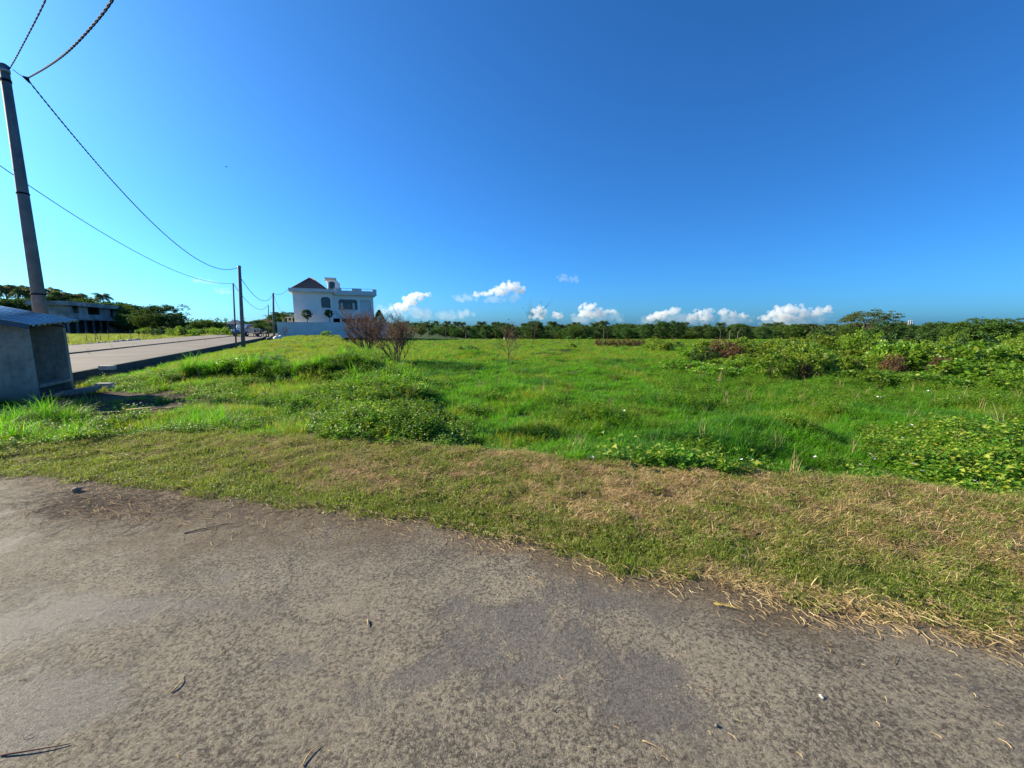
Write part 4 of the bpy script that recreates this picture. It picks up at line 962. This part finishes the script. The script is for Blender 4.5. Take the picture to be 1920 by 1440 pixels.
kid(m, 'ridge', M['roof_tile'], house, smooth=True)
# small porch structure, topiary, garden plants behind the wall
s0, zz0 = fac(535, 594, 2.0); s1, _ = fac(559, 594, 2.0); hm2 = hmap(2.0)
ph = empty('gate_house', hm2((s0, 0, zg))); tag(ph, 'small cream gate shelter at the left corner of the house', 'shelter')
m = MB(); m.box(s0, s1-.6, -.4, 2, zz0-.15, zz0, hm2); m.box(s0+.2, s0+.4, 0, .2, zg-.2, zz0-.153, hm2); m.box(s1-1, s1-.8, 0, .2, zg-.2, zz0-.153, hm2); kid(m, 'frame', M['cream'], ph)
m = MB(); m.box(s0+.403, s1-1.003, .1, .2, zg-.2, zz0-.6, hm2); kid(m, 'panel', M['cream'], ph)
def ball_tree(px, py, rpx, label):
    s_, zc_ = fac(px, py, 1.8); R_ = rpx*64/F; p = hmap(1.8)((s_, 0, zg)); root = empty('topiary_tree', p)
    link('crown', crown_mesh('crown', M['bush_dark'], int(px), R_, R_, R_, 0, 60, 30, R_*.3, .16, 1, .6, .6), root).location = (0, 0, zc_-zg)
    m_ = MB(); m_.tube([(0, 0, -.1), (.05, 0, (zc_-zg)*.6), (0, 0, zc_-zg)], [.07, .05, .04], 6); m_.build('trunk', M['bark'], root, True); tag(root, label, 'tree')
ball_tree(575, 589, 8, 'round clipped tree before the blank white house wall'); ball_tree(617, 588, 6.5, 'narrow clipped tree at the corner of the house')
p = hmap(1.5)((fac(711, 590, 1.5)[0], 0, zg)); root = empty('garden_conifer', p); _, zt = fac(711, 581, 1.5)
m = MB(); m.tube([(0, 0, -.2), (0, 0, zt-zg-.2)], [.08, .03], 6); m.build('trunk', M['bark'], root, True)
q = np.random.default_rng(9); C = []; D = []
for i in range(1400):
    t = q.random(); hh = (.45+.55*t)*(zt-zg); rr_ = (1-t)*1.35+.15; a = q.uniform(0, 6.28); rad = rr_*q.random()**.5; C.append((rad*math.cos(a), rad*math.sin(a), hh-.25*rad)); D.append((math.cos(a), math.sin(a), -.3))
V, Fc = cards(np.array(C), np.array(D), .28, q, .4); link('foliage', np_mesh('foliage', V, Fc, M['bush']), root); tag(root, 'green layered conifer behind the right end of the white wall', 'tree')
p = at(541, 592, 66); o = place(TREES['short_palm'], (p.x, 66, gz(p.x, 66)), (at(541, 580, 66).z-gz(p.x, 66))/4.7, 1.0, 'leaning palm behind the left corner of the white house', 'palm')

# ------------------------------------------------------------------ unfinished grey building, left
BC = at(130, 615, 79); BC.z = 0.2; ub = empty('unfinished_building', (BC.x, BC.y, .2)); tag(ub, 'grey two storey unfinished concrete building behind the left road', 'building')
def um(v): return (BC.x+RD.x*v[0]-RE.x*v[1], BC.y+RD.y*v[0]-RE.y*v[1], v[2])      # v0 = away along the road, v1 = to the left
ZR_ = 6.3; ZF = 3.2
m = MB(); m.box(0, 22, 0, .25, ZF, ZR_-.75, um)
m = MB()
# east face of the upper floor with openings: piers between them
op = [(0, 1.2), (3.4, 6.5), (10, 14.5), (18.5, 19.4)]
solid = [(0, 2.2), (4.6, 7.8), (13.2, 17.6), (19.6, 20.3)]
for a, b in solid: m.box(a, b, 0, .25, ZF, ZR_-.7, um)
m.box(2.2, 4.6, 0, .25, ZF, ZF+1.0, um); m.box(7.8, 13.2, 0, .25, ZF, ZF+.9, um); m.box(17.6, 19.6, 0, .25, ZF, ZF+.4, um)
m.box(.003, .25, .253, 4.8, ZF, ZR_-.7, um); m.box(20.3, 20.5, 0, 4.8, ZF, ZR_-.7, um); kid(m, 'upper_wall', M['grey_render'], ub)
m = MB(); m.box(.3, 20.2, 2.5, 2.7, ZF, ZR_-.7, um); kid(m, 'inner_wall', M['grey_block'], ub)
m = MB(); m.box(-.8, 22, -.9, 5.2, ZR_-.697, ZR_-.3, um); m.box(-.8, 22, -.9, -.6, ZR_-.297, ZR_+.1, um); m.box(-.8, -.5, -.597, 5.2, ZR_-.297, ZR_+.1, um); kid(m, 'roof_slab', M['grey_render'], ub)
m = MB(); m.box(-.3, 22, -.4, 5.0, ZF-.35, ZF-.003, um); kid(m, 'floor_slab', M['grey_render'], ub)
for i, a in enumerate((0, 3.2, 6.4, 9.6, 12.8, 16, 19.2, 21.6)):
    m = MB(); m.box(a, a+.3, .02, .32, -.3, ZF-.353, um); kid(m, 'column', M['grey_block'], ub)
m = MB(); m.box(21.5, 21.8, 0, .3, ZF, ZR_-.7, um); kid(m, 'column', M['grey_render'], ub)
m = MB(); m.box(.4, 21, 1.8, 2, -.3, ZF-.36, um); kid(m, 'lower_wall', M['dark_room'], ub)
m = MB(); m.prism([(3, ZR_-2.9), (5, ZR_-2.9), (5, ZR_-1.7), (4.5, ZR_-1.45), (3.5, ZR_-1.45), (3, ZR_-1.7)], -.012, -.004, um, 'x'); kid(m, 'window', M['glass'], ub)
an = empty('block_annex', um((23.5, 0, .2))); tag(an, 'low raw block annex right of the unfinished building', 'annex')
m = MB(); m.box(23, 38, .5, 6, -.3, 3.1, um); kid(m, 'wall', M['grey_block'], an); m = MB(); m.box(36, 42, .2, 6, -.3, 2.9, um); kid(m, 'wall', M['grey_render'], an)
m = MB(); m.box(27, 30, .44, .497, 1.9, 2.5, um); kid(m, 'window', M['glass'], an); m = MB(); m.box(35.9, 42.2, -.1, 6.1, 2.903, 3.1, um); kid(m, 'roof_slab', M['grey_render'], an)
ls = empty('lean_to', um((24, -3, .2))); tag(ls, 'lean-to shelter with pale blue metal sheet roof beside the annex', 'shelter')
m = MB(); m.prism([(-3.6, 1.75), (.3, 2.3), (.3, 2.36), (-3.6, 1.81)], 21, 42, lambda v: um((v[0], v[1], v[2])), 'x'); kid(m, 'roof', M['blue_sheet'], ls)
for a in (21.5, 28, 35, 41.5): m = MB(); m.box(a, a+.12, -3.4, -3.28, -.2, 1.76, um); kid(m, 'post', M['wood_post'], ls)
m = MB(); m.box(43, 47, -1, 2, -.2, 1.6, um); o = m.build('brick_hut', simple('tan_brick', (.42, .28, .2), (.3, .2, .14), 3)); tag(o, 'small tan walled hut right of the lean-to', 'hut')

# ------------------------------------------------------------------ distant houses
def small_house(px, pyb, ptop, Y, wpx, roofm, label, ridge=.45, rz=.2):
    c = at(px, 612, Y); z0 = gz(c.x, Y); zt = at(px, ptop, Y).z; w_ = wpx*Y/F; ze = zt-(zt-at(px, pyb, Y).z)*1.0; root = empty('distant_house', (c.x, Y, z0), rz); tag(root, label, 'house')
    m = MB(); m.box(-w_/2, w_/2, 0, w_*.8, -.3, ze-z0, None); m.build('wall', M['cream'] if roofm != 'roof_grey' else M['grey_render'], root)
    h0, h1, o_ = ze-z0, zt-z0, w_*.08; m = MB(); m.add([(-w_/2-o_, -o_, h0+.01), (w_/2+o_, -o_, h0+.01), (w_/2+o_, w_*.8+o_, h0+.01), (-w_/2-o_, w_*.8+o_, h0+.01), (-w_*.2, w_*.4, h1), (w_*.2, w_*.4, h1)], [(0, 1, 5, 4), (1, 2, 5), (2, 3, 4, 5), (3, 0, 4), (3, 2, 1, 0)]); m.build('roof', M[roofm], root)
    for k in (-.28, .28): m = MB(); m.box(w_*k-w_*.07, w_*k+w_*.07, -.03, -.004, (h0)*.35, h0*.75); m.build('window', M['glass'], root)
small_house(438, 608, 600, 108, 22, 'roof_grey', 'grey roofed house at the end of the far road'); small_house(500, 604, 597, 116, 26, 'roof_red', 'red brown roofed house left of the white wall')
small_house(478, 606, 601, 112, 16, 'roof_tile', 'small brown roofed house near the parked vehicles'); small_house(1357, 618, 614, 230, 14, 'roof_red', 'pale house with pinkish roof in the horizon tree line')
small_house(1462, 616, 611, 235, 20, 'roof_tile', 'white house with dark red roof on the horizon'); small_house(950, 625, 622, 130, 9, 'roof_grey', 'grey shed glimpsed below the rounded dark tree')
mst = at(1708, 596, 90); root = empty('antenna_mast', (mst.x, 90, gz(mst.x, 90))); tag(root, 'slim white antenna mast over the trees on the right', 'antenna')
hh = mst.z-root.location.z; m = MB(); m.tube([(0, 0, -.2), (0, 0, hh)], [.09, .05], 6); m.build('pole', M['pole'], root, True)
m = MB(); m.box(-.55, .55, -.03, .03, hh-1.3, hh-1.24); m.box(-.3, .3, -.03, .03, hh-.7, hh-.64); m.build('crossarm', M['trim'], root)
for sx in (-.8, 0, .8): m = MB(); m.box(sx*.6-.05, sx*.6+.05, -.13, -.06, hh-1.5, hh-.5); m.build('panel', M['trim'], root)

# ------------------------------------------------------------------ poles and cables
def pole(name, base, h, r0, r1, label, lean=(0, 0), cat='utility pole', band=True):
    root = empty(name, base); m = MB(); m.tube([(0, 0, -.3), (lean[0]*.5, lean[1]*.5, h*.5), (lean[0], lean[1], h)], [r0, (r0+r1)/2, r1], 16); m.build('shaft', M['pole'], root, True)
    if band:
        m = MB(); m.tube([(lean[0]*.985, lean[1]*.985, h-.16), (lean[0]*.99, lean[1]*.99, h-.08)], r1*1.18, 14); m.build('clamp', M['steel'], root, True)
        m = MB(); m.tube([(lean[0], lean[1], h-.12), (lean[0]+.12, lean[1]-.08, h-.17)], .012, 6); m.build('hook', M['steel'], root, True)
    return tag(root, label, cat)
pt = at(16, 122, 10.8); pb = at(79, 600, 10.8)
pole('utility_pole', (pb.x-.02, 10.8, .1), pt.z-.1, .15, .085, 'tall thick grey steel pole rising behind the shed', (pt.x-pb.x+.02-.12, 0))
P1 = [o for o in bpy.data.objects if o.name == 'utility_pole'][0]; hp1 = pt.z-.1; lx = pt.x-pb.x+.02-.12
for f_, w_ in ((.30, .02), (.62, .02), (.955, .03)):
    m = MB(); m.tube([(lx*f_, 0, hp1*f_-w_), (lx*f_, 0, hp1*f_+w_)], .152-.065*f_+.008, 18); m.build('band', M['cable'], P1, True)
m = MB(); m.box(lx*.955-.02, lx*.955+.02, -.19, -.09, hp1*.955-.02, hp1*.955+.02); m.tube([(lx*.955, -.19, hp1*.955-.05), (lx*.955, -.19, hp1*.955+.06)], [.03, .022], 10); m.build('insulator', M['steel'], P1)
m = MB(); m.tube([(lx*.98, 0, hp1+.0), (lx*.98-.0, 0, hp1+.03)], [.09, .05], 14); m.build('cap', M['cable'], P1, True)

def pole_at(px0, py0, px1, py1, zb, r0, r1, name, label, band=True):
    b = P(px0, py0, zb); t = at(px1, py1, b.y); return pole(name, b, t.z-zb, r0, r1, label, (t.x-b.x, 0), band=band), t
_, T2 = pole_at(456, 648, 448.5, 498, .2, .14, .10, 'utility_pole', 'second steel pole standing on the kerb of the far road')
_, T3 = pole_at(514, 633, 512, 549, .2, .13, .10, 'utility_pole', 'third steel pole at the left end of the white wall')
_, T4 = pole_at(442.5, 647, 437, 531, .2, .06, .05, 'thin_pole', 'thin lighter pole just left of the second steel pole', False)
_, T5 = pole_at(504, 632.5, 503, 572, .2, .06, .05, 'thin_pole', 'thin pole just left of the third steel pole', False)
_, T6 = pole_at(530, 628, 530, 584, .2, .09, .07, 'thin_pole', 'distant short pole beside the gate shelter', False)
def cable(A, B, sag, rad, name, label, twist=0, n=60, strands=1):
    A, B = Vector(A), Vector(B); m = MB(); L_ = (B-A).length
    for s_ in range(strands):
        pts_ = []
        for k in range(n+1):
            t = k/n; p = A.lerp(B, t)-Vector((0, 0, 4*sag*t*(1-t)))
            if strands > 1:
                d = (B-A).normalized(); a1 = d.cross(Vector((0, 0, 1))).normalized(); b1 = d.cross(a1); ph = twist*L_*t+6.283*s_/strands; p = p+(a1*math.cos(ph)+b1*math.sin(ph))*rad*1.05
            pts_.append(p)
        m.tube(pts_, rad, 6 if strands > 1 else 5)
    o = m.build(name, M['cable'], None, True); return tag(o, label, 'cable')
def sag_through(A, B, px, py):
    A, B = Vector(A), Vector(B); u = ray(px, py)
    k = u[0]/u[1]; t = (k*A.y-A.x)/((B.x-A.x)-k*(B.y-A.y)); p = A.lerp(B, t); zz = EYE+u[2]/u[1]*p.y; return (p.z-zz)/(4*t*(1-t))
J = at(50, 147, 10.6)                                   # where the bundles meet, on a short wire beside the pole head
cable(at(24, 130, 10.8), J, .02, .008, 'tie_wire', 'short wire tying the cable joint to the tall pole', n=12)
m = MB(); m.tube([J+Vector((-.08, 0, .04)), J, J+Vector((.07, -.02, -.10))], [.02, .045, .02], 8); tag(m.build('cable_clamp', M['cable'], None, True), 'black clamp joining two cables right of the pole head', 'clamp')
cable(J, T2+Vector((-.05, 0, -.12)), sag_through(J, T2, 260, 390), .010, 'power_cable', 'long sagging black cable between the tall pole and the second pole', 25, 400, 2)
cable(T2+Vector((.05, 0, -.9)), T3+Vector((0, 0, -.1)), sag_through(T2, T3, 480, 550)*.8, .02, 'power_cable', 'sagging cable from the second to the third pole')
a_ = fac(541, 541, 2.4); hp = hmap(2.4)((a_[0], 0, a_[1])); cable(T3+Vector((0, 0, -.1)), hp, .4, .02, 'power_cable', 'short cable from the third pole to the white house')
A1 = at(210, 0, 6.6); dd_ = (A1-J); Bq = at(300, -180, 4.4)
def cable_path(pts_px, rad, strands, twist, name, label, n=160):
    ctrl = [Vector(p) for p in pts_px]; m = MB(); P_ = []; e_ = (ctrl[-1]-ctrl[-2]).normalized(); ctrl += [ctrl[-1]+e_*1.5, ctrl[-1]+e_*6+Vector((0, 0, .3))]
    for k in range(n+1):                      # Catmull-Rom through the control points
        t = k/n*(len(ctrl)-1); i = min(int(t), len(ctrl)-2); f = t-i; p0 = ctrl[max(i-1, 0)]; p1, p2 = ctrl[i], ctrl[i+1]; p3 = ctrl[min(i+2, len(ctrl)-1)]
        P_.append(.5*((2*p1)+(p2-p0)*f+(2*p0-5*p1+4*p2-p3)*f*f+(3*p1-p0-3*p2+p3)*f**3))
    for s_ in range(strands):
        q_ = []; L_ = 0
        for k, p in enumerate(P_):
            if k: L_ += (p-P_[k-1]).length
            d = (P_[min(k+1, n)]-P_[max(k-1, 0)]).normalized(); a1 = d.cross(Vector((0, 0, 1))).normalized(); b1 = d.cross(a1); ph = twist*L_+6.283*s_/strands
            q_.append(p+(a1*math.cos(ph)+b1*math.sin(ph))*rad*(1.1 if strands > 1 else 0))
        m.tube(q_, rad, 6)
    return tag(m.build(name, M['cable'], None, True), label, 'cable')
cable_path([J, at(85, 127, 9.4), at(125, 98, 8.0), at(170, 52, 6.9), at(210, 0, 6.0), at(236, -60, 5.35)], .0095, 2, 15, 'service_cable', 'thick twisted cable curving from the clamp overhead', 340)
cable_path([at(-60, 190, 12.6), at(0, 151, 11.4), at(20, 125, 10.75), at(50, 70, 9.2), at(85, 0, 7.8), at(108, -60, 6.9)], .007, 2, 13, 'service_cable', 'thinner twisted cable passing over the tall pole head', 300)
B4 = at(-170, 190, 9.0)
cable(T4, B4, sag_through(T4, B4, 210, 447), .011, 'power_cable', 'lower sagging wire ending at the thin pole', n=80)
cable(T4, T5, sag_through(T4, T5, 475, 575), .018, 'power_cable', 'wire between the two thin poles')
cable(T3, T6, .7, .015, 'power_cable', 'faint wire from the third pole to the distant short pole')

# ------------------------------------------------------------------ shed
SC = Vector((*P(70, 745)[:2], 0)); shed = empty('cement_shed', SC); tag(shed, 'small rough cement shed with open side and metal roof', 'shed')
def sm_(v): return (SC.x+RD.x*v[1]-RE.x*v[0], SC.y+RD.y*v[1]-RE.y*v[0], v[2])      # v0 to the left, v1 away
Wd, Dp = 2.0, 1.55
def roofz(v0, v1=0): return 1.64+.24*v0+.065*v1
m = MB(); m.prism([(0, -.2), (Wd, -.2), (Wd, roofz(Wd)), (0, roofz(0))], 0, .12, sm_); kid(m, 'front_wall', M['shed'], shed, .01)
m = MB(); m.prism([(0, -.2), (Wd, -.2), (Wd, roofz(Wd)), (0, roofz(0))], Dp-.12, Dp, sm_); kid(m, 'rear_wall', M['shed'], shed, .01)
m = MB(); m.box(.9, 1.0, .123, Dp-.123, -.2, roofz(.9)-.003, sm_); kid(m, 'inner_wall', M['shed'], shed)
m = MB(); m.box(Wd-.12, Wd, .123, Dp-.123, -.2, roofz(Wd-.12)-.003, sm_); kid(m, 'left_wall', M['shed'], shed)
m = MB(); m.box(-.02, .895, .125, Dp-.125, .2, .27, sm_); kid(m, 'floor_slab', M['shed'], shed)
m = MB(); m.box(.15, .895, .125, Dp-.125, -.2, .197, sm_); kid(m, 'plinth', M['kerb'], shed)
V = []; Fc = []; nw = 200; L0, L1 = -.16, Wd+.25
for j in range(nw+1):
    y_ = -.22+(Dp+.5)*j/nw; wv = .022*max(-.6, min(.6, math.sin(j/nw*(Dp+.5)/.21*6.283)))/.6
    for s_ in (L0, L1):
        for th in (0, .008): V.append(tuple(Vector(sm_((s_, y_, roofz(s_, y_)+.03+wv+th)))-SC))
for j in range(nw):
    q = 4*j; Fc += [(q+1, q+3, q+7, q+5), (q, q+4, q+6, q+2), (q, q+1, q+5, q+4), (q+2, q+6, q+7, q+3)]
link('corrugated_roof', np_mesh('corrugated_roof', V, Fc, M['zinc'], True), shed)
m = MB(); m.prism([(L0, roofz(L0, -.24)-.05), (L1, roofz(L1, -.24)-.05), (L1, roofz(L1, -.24)+.07), (L0, roofz(L0, -.24)+.07)], -.245, -.225, sm_); kid(m, 'barge_sheet', M['blue_fascia'], shed)
m = MB()
for y_ in (.2, Dp-.25): m.prism([(L0+.08, roofz(L0+.08)-.055), (Wd, roofz(Wd)-.055), (Wd, roofz(Wd)-.001), (L0+.08, roofz(L0+.08)-.001)], y_, y_+.05, sm_)
kid(m, 'rafters', M['wood_post'], shed)
def block(px, py, zb, dx, dy, dz, rz, label, name='concrete_block', mat='stone', tilt=0, cat='block'):
    b = P(px, py, zb); m_ = MB(); m_.box(-dx/2, dx/2, -dy/2, dy/2, 0, dz); o_ = m_.build(name, M[mat], None, False, .008); o_.location = (b.x, b.y, zb); o_.rotation_euler = (0, tilt, rz); return tag(o_, label, cat)
block(118, 741, -.06, 1.3, .55, .09, .62, 'rough cement slab lying on the soil right of the shed', 'cement_slab', 'shed', -.12, 'slab')
block(197, 727, -.05, .38, .16, .13, .05, 'pale block lying in the dark soil by the kerb')
block(202, 693, .20, .40, .18, .13, .2, 'pale brick shaped block standing on the far road edge')
block(300, 707, 0, .1, .08, .03, .3, 'small white scrap lying in the grass near the kerb', 'white_scrap', 'sack', 0, 'scrap')
block(10, 737, -.02, .8, .25, .10, .1, 'narrow cement step at the left foot of the shed', 'cement_step', 'shed', 0, 'step')
for i, (px, py, L_, az, lb) in enumerate(((225, 776, 1.1, .05, 'long dead stick on the dark soil'), (285, 770, .9, .1, 'bleached stick right of the shed shadow'), (205, 792, .7, -.1, 'short stick among the left weeds'), (330, 768, .8, .15, 'thin pale stick at the end of the soil patch'))):
    p = P(px, py); m = MB(); m.tube([(-L_/2, 0, 0), (0, .04, .03), (L_/2, -.02, .01)], [.016, .013, .006], 6); o = m.build('stick', M['straw2'] if i % 2 else M['stem'], None, True); o.location = (p.x, p.y, gz(p.x, p.y)+.05); o.rotation_euler = (0, 0, az); tag(o, lb, 'stick')

# ------------------------------------------------------------------ things along the far road
for i in range(17):
    t = -2+i*1.55+.4*math.sin(i*5); b = roadp(24+t, -11.2-.5*math.sin(i), 0); z0 = gz(b.x, b.y); h = .75+.3*abs(math.sin(i*2.1))
    m = MB(); m.tube([(0, 0, -.2), (.03*math.sin(i), 0, h*.5), (.05*math.sin(i*3), .02, h)], [.022, .02, .015], 5); o = m.build('wooden_stake', M['wood_post'], None, True); o.location = (b.x, b.y, z0)
    tag(o, 'thin dark wooden stake in the grass beyond the far road', 'stake', 'stakes in the field beyond the far road')
rm_ = None
for i in range(34):
    b = roadp(8+i*.85+.3*math.sin(i*7), -9.75-.12*math.cos(i*4), .2)
    if rm_ is None: o = rm_ = rock('edge_stone', b, (.16, .12, .09), M['stone'], 40, 'pale stone lining the far edge of the road', 'stone', 'pale stones along the far road edge')
    else: o = rm_.copy(); S.collection.objects.link(o); o.location = b
    s_ = .6+.7*abs(math.sin(i*3.3)); o.scale = (s_*1.3, s_, s_); o.rotation_euler = (0, 0, i*1.7)
for i, (px, py, h, lb) in enumerate(((165, 664, .45, 'small weed growing from the joint of the far road, nearest the shed'), (212, 656, .45, 'pair of dry stalks on the far road'), (257, 651, .5, 'dark weed in the middle of the far road'), (385, 640, .5, 'far weed on the road joint near the second pole'), (335, 643, .3, 'low weed on the far road joint'))):
    b = P(px, py, .27); V, Fc = weed(4, .05, h*.6, h, .09, .3, 6, r); o = link('road_weed', np_mesh('road_weed', V, Fc, M['grass_dark'])); o.location = b; tag(o, lb, 'weed')
# rubble and sacks by the third pole
for i, (px, py, s_, mt, lb) in enumerate(((498, 636, .35, 'rubble', 'dark lump of rubble left in the heap by the white wall'), (506, 638, .3, 'rubble', 'brown rubble lump nearest in the heap'), (512, 636, .4, 'rubble', 'large rubble lump under the third pole'), (521, 637, .38, 'sack', 'white sack of debris in the heap'), (527, 635, .36, 'sack', 'white sack nearest the wall corner'), (516, 634, .3, 'stone', 'pale stone behind the sacks'), (484, 634.5, .25, 'rubble', 'small dark lump at the end of the kerb'), (441, 628.5, .3, 'sack', 'white bundle left of the parked car'), (432, 629, .25, 'stone', 'pale stone heap left of the white bundle'))):
    b = P(px, py, .02); rock(('rubble_piece' if mt != 'sack' else 'white_sack'), (b.x, b.y, .0), (s_*1.3, s_, s_*.75), M[mt], 60+i, lb, 'rubble' if mt != 'sack' else 'sack')

# parked pickup, front three-quarter view
def pickup(loc, rz):
    root = empty('parked_pickup', loc, rz); tag(root, 'parked pickup with pale blue windscreen at the end of the far road', 'pickup')
    prof = [(-2.2, .45), (2.25, .45), (2.3, .75), (2.2, .95), (1.3, 1.08), (.7, 1.62), (.4, 1.7), (-.45, 1.7), (-.6, 1.1), (-2.2, 1.1)]       # x forward
    m_ = MB(); m_.prism([(x, z) for x, z in prof], -.8, .8); body = m_.build('body', M['car_blue'], root, False, .05)
    m_ = MB(); m_.add([(1.27, -.68, 1.12), (1.27, .68, 1.12), (.74, .6, 1.6), (.74, -.6, 1.6)], [(0, 1, 2, 3)]); m_.v = [(x+.03, y, z+.02) for x, y, z in m_.v]; m_.build('windscreen', M['blue_sheet'], root)
    for s_ in (-1, 1):
        m_ = MB(); y_ = .806*s_; m_.prism([(-.35, 1.15), (1.05, 1.15), (.62, 1.58), (-.35, 1.6)], y_-.004, y_+.004); m_.build('side_window', M['glass'], root)
        m_ = MB(); m_.box(2.24, 2.31, .45*s_-.15, .45*s_+.15, .72, .88); m_.build('headlight', M['lamp_glass'], root, False, .01)
        for x_ in (-1.4, 1.45):
            m_ = MB(); m_.tube([(x_, .66*s_, .34), (x_, .86*s_, .34)], .34, 18); wh = m_.build('wheel', M['tyre'], root, True)
            m_ = MB(); m_.tube([(x_, .855*s_, .34), (x_, .875*s_, .34)], .19, 12); m_.build('rim', M['steel'], wh, True)
    m_ = MB(); m_.box(2.27, 2.38, -.75, .75, .38, .56); m_.build('bumper', M['car_dark'], root, False, .02)
b = P(463, 630.5, .2); pickup((b.x, b.y, .2), math.radians(-100+15))
def moto(loc, rz, paint, label):
    root = empty('motorcycle', loc, rz); tag(root, label, 'motorcycle', 'motorcycles parked by the third pole')
    for x_ in (-.6, .6):
        m_ = MB(); ring = [(x_+.24*math.cos(a), 0, .28+.24*math.sin(a)) for a in [6.283*k/16 for k in range(17)]]; m_.tube(ring, .045, 6, False); m_.build('wheel', M['tyre'], root, True)
    m_ = MB(); m_.prism([(-.75, .55), (-.2, .42), (.25, .4), (.45, .62), (.55, .95), (.42, .95), (.2, .62), (-.2, .66), (-.8, .75)], -.13, .13); m_.build('body', paint, root, False, .03)
    m_ = MB(); m_.prism([(-.7, .76), (-.15, .68), (.05, .68), (-.1, .78), (-.7, .84)], -.12, .12); m_.build('seat', M['tyre'], root, False, .02)
    m_ = MB(); m_.tube([(.42, -.3, 1.02), (.5, 0, .97), (.42, .3, 1.02)], .015, 6); m_.tube([(.5, 0, .95), (.6, 0, .28)], .025, 6); m_.build('handlebar', M['steel'], root, True)
for px, py, rz, mt, lb in ((483, 632, .5, 'car_dark', 'black motorcycle nearest the pickup'), (490, 631, .7, 'red_paint', 'dark red motorcycle between two others'), (497, 631.5, .4, 'car_dark', 'black motorcycle nearest the third pole')):
    b = P(px, py, .2); moto((b.x, b.y, .2), rz+2.2, M[mt], lb)
# bird
p = at(424, 313, 60); m = MB(); m.add([(-.3, 0, .1), (0, .08, 0), (.3, 0, .1), (0, -.12, 0)], [(0, 1, 3), (1, 2, 3)]); m.tube([(0, -.14, -.01), (0, 0, -.02), (0, .15, 0)], [.015, .035, .01], 6); o = m.build('bird', M['cable']); o.location = p; tag(o, 'tiny dark bird high in the left sky', 'bird')

# ------------------------------------------------------------------ clouds
def cloud_mat(name, dens):
    s = NT(name); v = s.n('ShaderNodeVolumePrincipled', {'Color': (.98, .98, .98, 1), 'Density': dens, 'Anisotropy': .2}); s.t.links.new(v.outputs[0], s.out.inputs['Volume']); return s.m
CM = cloud_mat('cloud_vapour', .014); CM2 = cloud_mat('thin_cloud_vapour', .0025)
def cloud(puffs, Yc, mat, label, seed):
    """puffs: (px, py, radius px)"""
    q = random.Random(seed); k = Yc/F; root_v = []; fs = []; c0 = at(puffs[0][0], puffs[0][1], Yc); m = MB()
    import bmesh
    bm = bmesh.new()
    for px, py, rp in puffs:
        rp = rp*1.22
        for j in range(24):
            a = q.uniform(-.35, 3.5); d = q.uniform(.1, 1)*rp; rr_ = rp*q.uniform(.14, .42)*(1.15-.5*d/rp)
            c = at(px+d*1.15*math.cos(a), py+.15*rp-d*.75*math.sin(a), Yc)+Vector((0, q.uniform(-.7, .7)*rp*k, 0))-c0
            bmesh.ops.create_icosphere(bm, subdivisions=2, radius=rr_*k, matrix=Matrix.Translation(c))
    me = bpy.data.meshes.new('cloud'); bm.to_mesh(me); bm.free(); me.materials.append(mat); o = link('cloud', me); o.location = c0
    rm2 = o.modifiers.new('merge', 'REMESH'); rm2.mode = 'VOXEL'; rm2.voxel_size = .55*k
    tx = bpy.data.textures.new('cloud_noise', 'CLOUDS'); tx.noise_scale = 5*k; tx.noise_depth = 5
    dm = o.modifiers.new('billow', 'DISPLACE'); dm.texture = tx; dm.strength = 5*k; dm.mid_level = .5
    return tag(o, label, 'cloud', kind='structure')
CL = [([(780, 557, 13), (765, 564, 14), (755, 575, 14), (800, 553, 7)], 'white cloud low over the right end of the white house', CM),
      ([(955, 538, 14), (935, 545, 14), (975, 545, 10), (915, 550, 9), (895, 552, 8)], 'flat white cloud above the field centre', CM),
      ([(1012, 582, 12), (1008, 592, 12), (1045, 592, 10)], 'small white cloud above the thin sapling', CM), ([(1104, 576, 12), (1096, 588, 13), (1120, 588, 13), (1145, 584, 9)], 'pointed cumulus cloud above the brown hedge', CM),
      ([(1258, 584, 11), (1240, 590, 12), (1220, 596, 9), (1270, 582, 7)], 'cumulus cloud rising to the right over the dense trees', CM), ([(1312, 586, 10), (1330, 584, 8), (1300, 595, 10), (1325, 595, 12), (1355, 586, 10), (1372, 590, 9), (1392, 592, 8)], 'long cumulus bank right of the dense trees', CM),
      ([(1470, 580, 13), (1488, 580, 13), (1455, 590, 14), (1480, 594, 16), (1510, 588, 12), (1528, 588, 10), (1546, 581, 11), (1435, 596, 9)], 'largest white cumulus over the horizon on the right', CM),
      ([(372, 526, 9), (388, 528, 8), (402, 531, 5)], 'faint thin cloud crossed by the lower wire', CM2), ([(408, 546, 8), (425, 547, 8)], 'faint thin cloud near the thin pole', CM2), ([(860, 560, 12), (880, 558, 12)], 'thin veil left of the flat cloud', CM2), ([(745, 582, 18), (775, 585, 20), (722, 584, 14)], 'thin veil low beside the white house', CM2),
      ([(1115, 594, 18), (1150, 596, 16), (1085, 598, 16)], 'hazy veil around the foot of the pointed cumulus', CM2), ([(1245, 598, 18), (1280, 598, 18), (1215, 602, 14)], 'hazy veil around the cumulus rising to the right', CM2),
      ([(1320, 600, 18), (1360, 600, 18), (1395, 600, 14)], 'hazy veil under the long cumulus bank', CM2), ([(1450, 600, 20), (1495, 602, 20), (1535, 598, 16)], 'hazy veil under the largest cumulus', CM2), ([(800, 590, 18), (835, 592, 16), (870, 590, 14)], 'low veil over the left end of the tree line', CM2), ([(925, 560, 14), (960, 558, 14)], 'thin veil below the flat cloud', CM2),
      ([(1055, 522, 10), (1075, 524, 9)], 'very faint high cloud above the field centre', CM2)]
for i, (pf, lb, mt) in enumerate(CL): cloud(pf, 4200, mt, lb, i)
